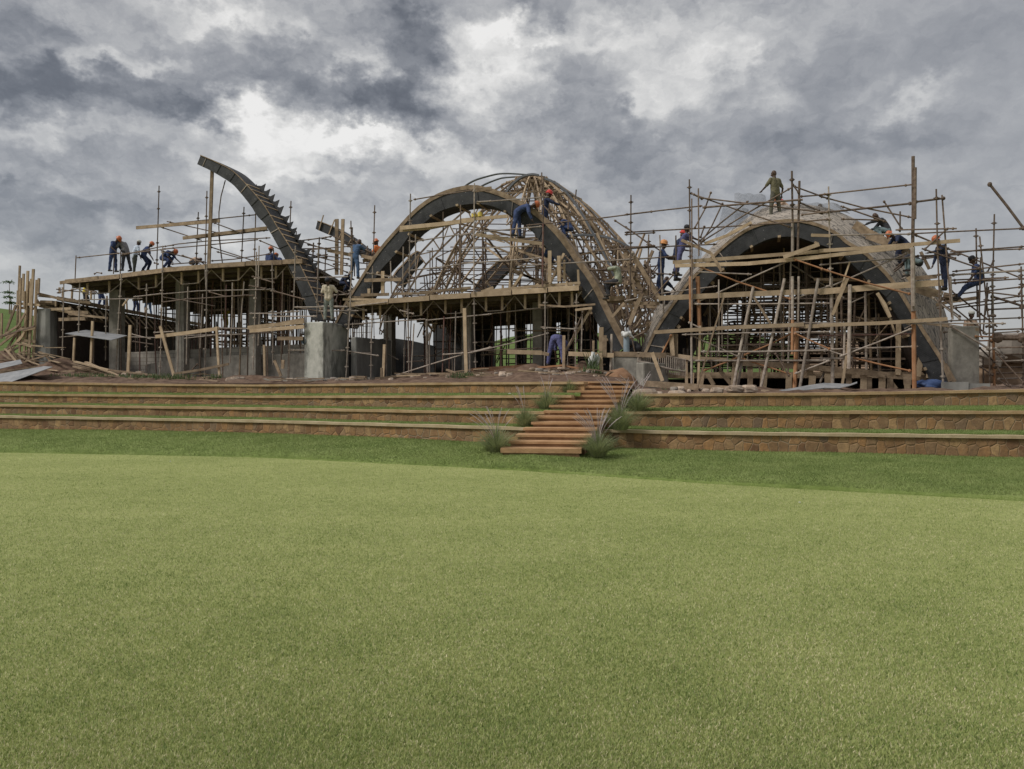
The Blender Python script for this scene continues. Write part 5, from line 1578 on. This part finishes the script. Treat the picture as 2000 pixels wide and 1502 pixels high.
person('worker seen from behind in blue with orange hard hat sitting near the tall rib', 526, 533, 3.5, 90, 'blue', hat='o', lean=5, curl=8, arms=((20, 40), (20, 40)), legs=((85, 120), (85, 120)), sc_=.95, anchor='feet')
person('worker with orange hard hat partly hidden behind the tall rib on the left deck', 546, 539, 4, 150, 'blue', hat='o', lean=15, curl=20, neck=10, arms=((30, 30), (30, 30)), legs=((80, 120), (80, 110)), sc_=.9)
person('worker in bright blue overalls on planks between tall rib and central arch', 693, 546, 1.0, 75, 'sky', hat=None, lean=8, curl=12, neck=20, arms=((60, 40), (50, 60)), legs=((2, 2), (-2, 2)), sc_=1.03, spread=.22)
person('worker in orange shirt and hard hat showing above the central arch, left leg', 740, 545, 2.8, 170, 'orange', 'navy', hat='o', lean=4, curl=6, neck=15, legs=ST, sc_=1.0)
person('man in loose beige shirt and grey-green trousers standing on top of the stained pier', 642, 628, -.9, -75, 'beige', 'sage', hat='d', lean=2, curl=8, neck=30, arms=((-10, 35), (0, 10)), legs=((3, 2), (0, 2)), sc_=1.0, aout=(.2, .08))
person('worker with orange hard hat bending far over the central arch', 1010, 464, -.2, 8, 'blue', hat='o', lean=52, curl=26, neck=-5, arms=((25, 10), (12, 12)), legs=((8, 6), (-8, 2)), sc_=1.04, short=False, spread=.16)
person('worker in navy with red hard hat behind the bending worker, arm stretched right', 1064, 462, 1.6, 20, 'navy', hat='r', lean=4, curl=6, neck=18, arms=((0, 20), (58, 12)), legs=ST, sc_=1.04, short=False)
person('worker in blue crouching inside the dome right of the red hard hat', 1115, 466, 3.5, 180, 'blue', hat=None, lean=30, curl=20, neck=20, arms=((50, 30), (50, 20)), legs=((100, 130), (80, 120)), sc_=.9)
person('worker in blue half hidden below the planks under the bending worker', 1068, 516, 1.8, 0, 'blue', hat=None, lean=20, curl=30, neck=20, arms=((50, 20), (50, 20)), legs=((100, 130), (90, 120)), sc_=.85)
person('man in pale mottled shirt sitting on a plank, pointing left', 1207, 583, -.3, 170, 'camo', 'dark', hat=None, lean=-4, curl=18, neck=10, arms=((80, 10), (10, 60)), legs=((80, 95), (70, 60)), sc_=1.0, look=-40)
person('worker in navy overalls and tan hard hat standing between dome and vault, reaching right', 1291, 570, .4, 5, 'blue', hat='t', lean=4, curl=4, neck=4, arms=((45, 35), (35, 45)), legs=((3, 3), (-5, 8)), sc_=1.05)
person('worker in dark blue squatting below the one with the tan hard hat', 1288, 594, 1.2, 60, 'navy', hat=None, lean=20, curl=20, neck=20, arms=((40, 20), (40, 20)), legs=((100, 120), (90, 120)), sc_=1.0)
person('worker in dark blue and red hard hat, left of the violet-blue overalls', 1322, 548, 1.4, 20, 'navy', hat='r', lean=8, curl=10, neck=10, arms=((30, 50), (30, 60)), legs=((2, 5), (-2, 5)), sc_=1.08)
person('worker in violet-blue overalls and dark cap leaning toward the left side of the vault', 1330, 538, .2, 15, 'violet', hat='d', lean=16, curl=6, neck=-12, arms=((70, -20), (60, 10)), legs=((-6, 3), (-16, 3)), sc_=1.05)
person('man in olive shirt standing on top of the vault with one arm held out', 1514, 427, 1.7, 130, 'olive', 'combat', hat=None, lean=0, curl=3, neck=14, arms=((22, 48), (-4, 10)), legs=((2, 2), (-2, 2)), sc_=1.02, look=35, aout=(.16, .16), spread=.16)
person('worker in orange hard hat crouching at the right of the olive-shirted man', 1541, 437, 3.4, 180, 'tan', 'dark', hat='o', lean=20, curl=20, neck=10, arms=((50, 30), (50, 30)), legs=((100, 130), (90, 120)), sc_=.95)
person('worker in orange hard hat mostly hidden at the left of the olive-shirted man', 1501, 437, 3.6, 0, 'tan', 'dark', hat='r', lean=25, curl=25, neck=10, arms=((50, 30), (50, 30)), legs=((100, 130), (90, 120)), sc_=.85)
person('bareheaded man whose head and shoulders show behind the crown of the vault', 1600, 478, 4.2, -60, 'sky', 'dark', hat=None, lean=0, curl=5, neck=5, legs=((60, 80), (50, 70)), sc_=1.0)
person('man in a black shirt squatting on the right slope of the vault, arm stretched left', 1734, 474, 2.0, 175, 'dark', 'jean', hat=None, lean=20, curl=15, neck=15, arms=((75, -5), (40, 30)), legs=((105, 140), (90, 130)), sc_=1.0, short=False)
person('worker in orange hard hat bending behind the wide boards on the vault slope', 1769, 518, 1.2, 200, 'navy', 'navy', hat='o', lean=45, curl=20, neck=0, arms=((30, 20), (30, 20)), legs=((60, 80), (40, 60)), sc_=.9)
person('man in grey jeans sitting doubled over on the planks right of the vault', 1796, 538, .5, 170, 'dark', 'jean', hat='d', lean=50, curl=20, neck=20, arms=((30, 20), (30, 20)), legs=((115, 120), (95, 100)), sc_=.95)
person('worker in navy overalls and orange hard hat standing at full height right of the vault', 1845, 567, -.1, 195, 'navy', hat='o', lean=8, curl=12, neck=14, arms=((55, 25), (5, 15)), legs=((6, 4), (-4, 2)), sc_=1.02, short=False)
person('worker in blue and dark cap perched on a tube far right, legs stretched', 1912, 586, .5, 178, 'blue', hat='d', lean=4, curl=12, neck=10, arms=((20, 20), (10, 20)), legs=((66, 30), (60, 20)), sc_=1.02)
person('man in pale clothes and cap whose head shows behind the tall right pier', 1893, 706, 2.4, -60, 'tan', 'sage', hat='w', lean=4, curl=6, legs=ST, sc_=1.0)
person('worker in blue-violet seen from behind, doubled over in front of the central deck', 1086, 715, -.6, 80, 'violet', hat=None, lean=92, curl=30, neck=20, arms=((10, 5), (10, 5)), legs=((0, 0), (-2, 2)), sc_=1.12, spread=.34, aout=(.05, .05))
person('worker in orange hard hat bowed behind the upright pipe at the arch foot', 1247, 712, .4, 175, 'dark', hat='o', lean=40, curl=30, neck=-6, arms=((35, 20), (35, 20)), legs=((70, 110), (60, 100)), sc_=1.0)
for x, y, o_, top, bot, hat, fa, lb in ((166, 603, 6.5, 'yel', 'dark', None, 30, 'worker in a yellow shirt standing on the lower left deck'), (197, 604, 8, 'blue', 'blue', 'o', 10, 'worker in blue with orange hard hat on the lower left deck, beside the yellow shirt'),
                                        (264, 614, 10, 'blue', 'blue', None, 20, 'worker in blue on the lower left deck just right of the column'), (290, 616, 12, 'sky', 'sky', None, 160, 'worker in lighter blue stooping farther back on the lower left deck'),
                                        (404, 641, 14, 'blue', 'dark', None, 20, 'worker in blue glimpsed among props under the left deck'), (440, 646, 14, 'yel', 'yel', None, 90, 'worker in yellow glimpsed among props under the left deck')):
    person(lb, x, y, o_, fa, top, bot, hat=hat, lean=10, curl=18, neck=14, legs=((20, 30), (5, 20)), arms=((30, 30), (20, 30)), sc_=.98)
person('worker in dark clothes and light vest standing in the shade inside the vault', 1588, 648, 7, 180, 'trd', 'dark', hat='d', lean=2, legs=ST)
person('worker in grey crouching in the doorway-like gap left of the central column', 668, 572, 5, 0, 'navy', 'navy', hat=None, lean=30, curl=20, legs=((90, 120), (80, 110)), sc_=.9)

# ================================================================ loose things on the ground
def plank(label, x0, y0, x1, y1, off0, off1=None, wd_=.16, th=.045, m_='oldwood', name='plank', cat='plank', rest=False):
    off1 = off0 if off1 is None else off1; a = P(x0, y0, off0); b = P(x1, y1, off1)
    for v in (a, b):
        g_ = gz(v.x, v.y) + th * .6
        if rest or v.z < g_: v.z = g_
    return mk(name, G().beam(a, b, wd_, th), M[m_], None, label, cat)
PL_ = [('long pale plank on top of the left timber heap', 'A', 610, 1195, 890, 1265, 'wood'), ('weathered plank across the middle of the left timber heap', 'A', 585, 1215, 895, 1330, 'oldwood'), ('grey plank under the others in the left timber heap', 'A', 600, 1235, 860, 1300, 'oldwood'),
       ('pale plank poking right out of the left timber heap', 'A', 700, 1200, 990, 1325, 'wood'), ('split board at the lower left of the timber heap', 'A', 625, 1270, 765, 1340, 'wood'), ('dark pole lying at the back of the left timber heap', 'A', 680, 1240, 1300, 1312, 'oldwood'),
       ('short pale board lying left of the earth mound', 'A', 350, 1300, 565, 1325, 'wood'), ('thin lath lying in front of the earth mound', 'A', 430, 1300, 620, 1285, 'oldwood'), ('board leaning on the grey sheet end', 'A', 370, 1240, 445, 1205, 'wood'),
       ('board sticking out below the grey metal sheet', 'A', 135, 1380, 210, 1335, 'wood'), ('weathered board behind the grey metal sheet', 'A', 10, 1275, 330, 1235, 'oldwood'), ('long low board at the far left edge', 'A', 0, 1310, 140, 1290, 'oldwood'),
       ('stacked dark board by the stakes at the far left', 'A', 0, 1180, 180, 1175, 'oldwood'), ('thick sawn log lying along the top left wall', 'C', 125, 1328, 655, 1325, 'oldwood'), ('plank lying before the dark-faced pier', 'F', 400, 1150, 560, 1155, 'oldwood'),
       ('curved pale offcut lying before the central column', 'F', 1380, 1150, 1810, 1112, 'oldwood'), ('small block lying under the central deck', 'F', 965, 1130, 1150, 1130, 'oldwood'), ('short plank leaning on the ground near the central column', 'F', 1485, 1072, 1590, 1110, 'oldwood'),
       ('pale strip of board lying left of the thick column post', 'F', 1740, 1135, 1850, 1120, 'wood')]
for lb, c, x0, y0, x1, y1, m_ in PL_:
    plank(lb, *cv(c, x0, y0), *cv(c, x1, y1), -2.0 + rnd.uniform(-.4, .4), m_=m_, th=.07)
plank('long heavy beam lying along the top of the right wall', *cv('J', 195, 1045), *cv('J', 720, 1080), -3.2, m_='oldwood', th=.2, wd_=.2)
plank('second beam end lying behind the long heavy beam on the right wall', *cv('J', 700, 1070), *cv('J', 1050, 1092), -2.9, m_='oldwood', th=.12)
plank('new board leaning on the low pale pier', *cv('J', 268, 742), *cv('J', 370, 1020), -2.7, m_='wood', th=.12, wd_=.05)
plank('rusty steel beam lying left of the doubled-over worker', *cv('G', 95, 722), *cv('G', 650, 682), -1.2, m_='rust', th=.16, wd_=.12, name='steel_beam', cat='beam')
plank('rusty steel beam lying before the doubled-over worker', *cv('G', 500, 765), *cv('G', 1060, 715), -1.5, m_='rust', th=.13, wd_=.12, name='steel_beam', cat='beam')
t = thing('lath_frame', P(1100, 730, -1.8), 'bent frame of thin reddish laths lying in front of the doubled-over worker', 'frame')
q_ = [cv('G', *v) for v in ((480, 778), (640, 700), (880, 678), (1050, 712))]
for a, b in zip(q_, q_[1:]): mk('lath', G().beam(P(*a, -1.8), P(*b, -1.8), .05, .06), M['orangewood'], t)
mk('lath', G().beam(P(*cv('G', 655, 700), -1.8), P(*cv('G', 680, 760), -1.8), .1, .06), M['rust'], t)
def sheet(name, label, ps, m_, cat, th=.02):
    ps = [Vector(p) for p in ps]; n = (ps[1] - ps[0]).cross(ps[-1] - ps[0]).normalized() * th; k = len(ps)
    return mk(name, G().add(ps + [p + n for p in ps], [tuple(range(k))[::-1], tuple(range(k, 2 * k))] + [(i, (i + 1) % k, k + (i + 1) % k, k + i) for i in range(k)]), M[m_], None, label, cat)
sheet('metal_sheet', 'grey sheet laid flat on a frame of stakes in front of the lower left deck', [P(127, 652, -1.3), P(217, 665, -2.2), P(249, 656, -.8), P(168, 645, -.1)], 'sheet', 'sheet')
sheet('metal_sheet', 'long grey metal sheet sloping off the end of the top left wall', [at(-60, 777, 31.6), at(103, 717, 33), at(86, 716, 34.4), at(-60, 741, 33.6)], 'sheet', 'sheet')
sheet('metal_sheet', 'smaller grey sheet behind the long one at the left edge', [at(-30, 728, 34.3), at(44, 710.5, 34.6), at(40, 703, 35.4), at(-30, 716, 35.4)], 'sheet', 'sheet')
sheet('metal_sheet', 'flat grey sheet on the rubble before the central column', [P(930, 738, -2.6), P(985, 732, -2.6), P(1000, 726, -1.8), P(960, 729, -1.8)], 'sheet', 'sheet')
cs = [(1510, 766, 0), (1545, 764, .06), (1580, 760, .1), (1610, 757, .12), (1640, 757, .1), (1660, 752, .0), (1674, 747, 0)]
top = [P(x, y - 2 - 60 * h, -2.4) for x, y, h in cs]; lo = [P(x, y + .5, -3.0) for x, y, h in cs]
for r_ in (top, lo):
    for v in r_: v.z = max(v.z, gz(v.x, v.y) + .03)
mk('metal_sheet', solid([lo, top, [v - UP * .02 for v in top], [v - UP * .02 for v in lo]]), M['sheet'], None, 'buckled grey roofing sheet lying on the right wall in front of the vault', 'sheet')
sheet('board_offcut', 'thin dark board under the leaning prop on the right wall', [P(1474, 767, -3.0), P(1507, 766, -3.0), P(1500, 762, -2.5), P(1478, 763, -2.5)], 'oldwood', 'board')
def lump(name, label, p, r, m_, cat, sq=(1.2, 1, .7), group=None, seed=0, rough=.35):
    g = G(); g.ball((0, 0, 0), 1, 12, 8); V = []
    for v in g.V:
        k = 1 + rough * mn.noise(v * 1.3 + Vector((seed, seed * 2, 0))) + rough * .4 * mn.noise(v * 3.1 + Vector((seed, 0, 9)))
        if name in ('stone', 'boulder'):   # flatten to facets
            k = min(k, .8 / max(.35, max(abs(v.x), abs(v.y), abs(v.z))) * 1.05)
        V.append(Vector(p) + Vector((v.x * sq[0], v.y * sq[1], v.z * sq[2])) * r * k)
    return mk(name, (V, g.F), M[m_], None, label, cat, group, smooth=name not in ('stone', 'boulder'))
sd_ = 1
for x0, x1, n_, o0, r0, lb, gr in ((1310, 1480, 22, -3.6, .10, 'broken brown stone in the loose row on top of the right wall', 'broken stones on the right wall'), (430, 700, 22, -2.4, .10, 'broken stone in the red rubble at the foot of the stained pier', 'rubble stones by the stained pier'),
                                   (130, 320, 16, -1.6, .13, 'grey broken block among the rubble before the lower left deck', 'rubble blocks on the left'), (940, 1190, 44, -2.6, .09, 'small stone in the rubble at the top of the steps', 'rubble at the top of the steps'),
                                   (760, 940, 16, -2.6, .07, 'small stone in the rubble before the central deck', 'rubble before the central deck')):
    for k in range(n_):
        p = gp(rnd.uniform(x0, x1), o0 + rnd.uniform(-.7, .9)); r = r0 * rnd.uniform(.55, 1.7); sd_ += 1; p.z += r * .25
        lump('stone', lb, p, r, rnd.choice(['rubble', 'rubble', 'rock']), 'stone', (rnd.uniform(.9, 1.5), 1, rnd.uniform(.6, .9)), gr, sd_)
for k, (x, y, r) in enumerate(((1322, 771, .22), (1400, 763, .16), (1437, 760, .2), (1463, 759, .19), (1258, 770, .28), (1275, 774, .25))):
    p = at(x, y, 23.6); lump('stone', ['large flat stone at the left end of the right wall row', 'rough stone in the middle of the right wall row', 'broad stone before the leaning props', 'rounded tall stone next to the leaning props', 'pale broken stone at the corner of the steps', 'crumbled stone lowest at the corner by the steps'][k], p, r, 'rubble', 'stone', (1.5, 1, .7), None, 90 + k)
def mound(label, px, off, rx, ry, h, pw=1.5):
    c = gp(px, off); V = []; F = []; n_ = 18
    for i in range(n_ + 1):
        for j in range(n_ + 1):
            u, v = i / n_ * 2 - 1, j / n_ * 2 - 1; x = c.x + u * rx; y = c.y + v * ry; rr = min(1, math.hypot(u, v)); z = gz(x, y) - .12 + (h + .1) * (1 - rr ** pw) + .12 * (1 - rr) * mn.fractal(Vector((x * 2, y * 2, 3)), 1, 2, 4)
            V.append((x, y, z))
            if i and j: a = i * (n_ + 1) + j; F.append((a - n_ - 2, a - 1, a, a - n_ - 1))
    mk('earth_mound', (V, F), M['clay' if pw > 3 else 'dirt'], None, label, 'earth mound', smooth=True)
mound('mound of loose red earth before the lower left deck', 118, -1.7, 1.6, 1.2, .62); mound('low red earth heap left of the stained pier', 490, -1.6, 2.4, 1.0, .3)
mound('cut block of red earth at the head of the steps beside the concrete block', 1214, -2.4, .62, .5, .22, 7); mound('low rubble bank before the central deck', 1040, -1.6, 3.0, .9, .22); mound('small red heap by the timber frame before the arch foot', 1137, -1.5, .5, .5, .4)
o = lump('sack', 'crumpled white sack standing by a post near the arch foot', P(1160, 710, -1.9), .24, 'bag', 'sack', (.75, .6, 1.7), None, 31, .6)
lump('tarpaulin', 'bundled blue tarpaulin on the ground under the right foot of the vault', P(1815, 754, -.8), .36, 'bluebag', 'tarpaulin', (1.3, 1, .55), None, 37, .7)
p = P(926, 424, -.5); t = thing('yellow_can', p, 'small yellow plastic can on the upper board in the central arch', 'can'); g = G().tube([p, p + UP * .14, p + UP * .15], [.11, .11, .05], 12); mk('can_body', g, M['yellow'], t)
mk('spout', G().tube([p + UP * .15, p + UP * .2], .03, 8), M['yellow'], t); p2 = p + ALO * .24; t = thing('yellow_can', p2, 'second yellow can standing right of the small one on the upper board', 'can'); mk('can_body', G().tube([p2, p2 + UP * .16, p2 + UP * .17], [.1, .1, .05], 12), M['yellow'], t); mk('spout', G().tube([p2 + UP * .17, p2 + UP * .21], .03, 8), M['yellow'], t)
lump('paper_scrap', 'tiny scrap of white paper on the upper left grass strip', at(996, 769, 24.2), .05, 'bag', 'litter', (1.6, 1, .4), None, 5)
for k, (x, y) in enumerate(((333, 902), (134 / 4, 884), (1562, 983))):
    d = 2 * FPX / (y - HOR); lump('white_pebble', ('white speck on the green below the long left wall', 'white speck at the edge of the green far left', 'white speck on the green at the right')[k], Vector(((x - 1000) / FPX * d, d, .015)), .012, 'bag', 'litter', (1.4, 1, .8), None, k)
# weeds
def weed(label, px, off, r, h, n_=90, p=None):
    b = p or gp(px, off); g = G()
    for k in range(n_):
        a = rnd.uniform(0, 6.28); rr = r * rnd.random(); c = b + Vector((math.cos(a) * rr, math.sin(a) * rr, -.03)); hh = h * rnd.uniform(.3, 1); v = Vector((rnd.uniform(-.5, .5), rnd.uniform(-.5, .5), 1)) * hh; s_ = Vector((rnd.uniform(-1, 1), rnd.uniform(-1, 1), 0)).normalized() * .02
        g.add([c - s_, c + s_, c + v + s_ * .7, c + v * 1.15], [(0, 1, 2, 3)])
    mk('weed_tuft', g, M['weed'], None, label, 'plant', None if r > .6 else 'weed tufts on the building ground', 'stuff' if r > .6 else None)
for x, o_, r, h, lb in ((345, -2.3, .9, .35, 'green weeds at the foot of the leaning post, left'), (300, -2.6, 1.2, .2, 'low weeds along the top left wall'), (200, -3.4, 1.4, .15, 'short grass fringe on the top left wall'), (420, -2.2, .4, .3, 'weed tuft left of the red rubble'), (910, -3, .7, .22, 'weeds at the foot of the central post'),
                        (1153, -2.6, .4, .32, 'weeds in front of the white sack'), (1158, -2.0, .18, .8, 'tall thin weed against the white sack'), (1298, -3.6, .5, .25, 'dry yellowish tuft behind the beam on the right wall'), (160, -3.2, 1.2, .15, 'short weeds at the left end of the top wall')):
    weed(lb, x, o_, r, h, 160 if r > .6 else 80)
# wire netting hanging over the vault
def net(label, quad, n1, n2, bulge=.25):
    q_ = [P(*cv('H', x, y), o_) for x, y, o_ in quad]; g = G()
    def pt(u, v): p = q_[0].lerp(q_[1], u).lerp(q_[3].lerp(q_[2], u), v); return p + NRM * bulge * math.sin(u * 3.14) * math.sin(v * 3.14) + UP * .03 * math.sin(u * 17)
    for i in range(n1 + 1):
        L = [pt(i / n1, k / 8) for k in range(9)]
        g.tube(L, .0045, 3, cap=False)
    for i in range(n2 + 1):
        L = [pt(k / 8, i / n2) for k in range(9)]; g.tube(L, .0045, 3, cap=False)
    mk('wire_netting', g, M['wire'], None, label, 'netting', kind='stuff' if 0 else None)
net('upright sheet of wire netting on the crown of the vault, left of the olive-shirted man', [(1075, 290, 1.6), (1370, 300, 2.4), (1400, 440, 2.2), (1078, 560, 1.2)], 26, 20)
net('drooping wire netting over the left shoulder of the vault', [(965, 420, .8), (1210, 440, 1.6), (1190, 560, 1.4), (885, 730, .6)], 24, 22)
net('wire netting laid over the right part of the vault crown', [(1690, 385, 2.2), (2080, 385, 2.6), (2200, 480, 2.2), (1720, 430, 1.8)], 36, 10, .1)
net('scrap of wire netting at the lower left of the vault', [(650, 830, .4), (760, 820, .6), (740, 940, .5), (630, 960, .3)], 12, 12)
# boulders far right, saplings far left
for k in range(13):
    x = rnd.uniform(1925, 2080); y = 702 - (x - 1925) * .13 - rnd.uniform(0, 26) * (1 if x > 1945 else .3); d = 46 + rnd.uniform(-3, 3)
    lump('boulder', 'grey boulder in the rock pile behind the far right scaffold', at(x, y, d), rnd.uniform(.5, 1.0), 'rock', 'boulder', (1.3, 1, .8), 'boulders behind the right scaffold', 200 + k, .5)
lump('boulder', 'big smooth grey boulder topping the rock pile at the right edge', at(1985, 680, 45), 1.3, 'rock', 'boulder', (1.5, 1, .8), None, 300, .4)
lump('rock_bank', 'brown earth and stone bank under the boulders at the right edge', at(2010, 735, 47), 3.2, 'scrub', 'bank', (1.9, 1, .62), None, 301, .35)
for x, yt, yb, d, lb, hh in ((18, 552, 613, 62, 'thin sapling with flat leaf tiers, taller, on the hill at the left edge', 1), (21, 582, 614, 58, 'shorter leafy sapling on the hill at the left edge', .9)):
    b = at(x, yb, d); tp = at(x, yt, d); t = thing('sapling', b, lb, 'tree', 'saplings on the left hill'); mk('trunk', G().tube([b, b.lerp(tp, .5) + Vector((.05, 0, 0)), tp], [.05, .035, .015], 6), M['oldwood'], t); g = G()
    for tier in range(3 if hh == 1 else 2):
        c = b.lerp(tp, 1 - tier * .33)
        for k in range(9):
            a = rnd.uniform(0, 6.28); L = rnd.uniform(.35, .75)
            for m2 in range(14):
                u = m2 / 14; p = c + Vector((math.cos(a) * L * u, math.sin(a) * L * u, .15 * math.sin(u * 3) - .1 * u)); v = Vector((rnd.uniform(-1, 1), rnd.uniform(-1, 1), rnd.uniform(-.4, .2))).normalized() * .16; s_ = v.orthogonal().normalized() * .035
                g.add([p, p + v * .5 + s_, p + v, p + v * .5 - s_], [(0, 1, 2, 3)])
    mk('leaves', g, M['leaf'], t)

for (x0, x1, n_, o0, lb, gr) in ((0, 110, 26, -1.6, 'loose stick or lath in the lumber heap at the far left edge', 'sticks in the far left lumber heap'), (110, 420, 22, -2.4, 'wood offcut scattered before the lower left deck', 'offcuts before the left deck'),
                                 (500, 900, 24, -2.6, 'wood offcut scattered before the piers', 'offcuts before the piers'), (900, 1200, 24, -2.6, 'wood offcut in the rubble by the head of the steps', 'offcuts by the head of the steps')):
    for k in range(n_):
        p = gp(rnd.uniform(x0, x1), o0 + rnd.uniform(-1.2, 1.4)); a = rnd.uniform(-.5, .5); L = rnd.uniform(.3, 1.5); hp = rnd.uniform(.04, .14) + (rnd.uniform(0, 1.1) if x1 == 110 else 0); d = Vector((math.cos(a), math.sin(a), 0)) * L / 2
        a_ = p - d; b_ = p + d; a_.z = gz(a_.x, a_.y) + hp; b_.z = gz(b_.x, b_.y) + hp * rnd.uniform(.3, 1)
        mk('offcut', G().beam(a_, b_, rnd.uniform(.05, .14), .035), M[rnd.choice(['oldwood', 'wood', 'oldwood'])], None, lb, 'offcut', gr)
for k in range(14):
    x = rnd.uniform(-25, 45); y = rnd.uniform(655, 735); L = rnd.uniform(30, 75); sl = rnd.choice([-.75, -.6, -.9, .1, -.3]); o_ = rnd.uniform(-1.3, .6)
    mk('pole_piece', G().beam(P(x, y, o_), P(x + L, y + sl * L, o_ + rnd.uniform(-.3, .3)), .06, .07), M[rnd.choice(['oldwood', 'wood', 'steel'])], None, 'pole or board stacked slanting against the shuttering at the left edge', 'pole', 'poles stacked against the left shuttering')
mound('dark earth heap under the stacked poles at the left edge', 15, -.6, 2.6, 1.4, .9)
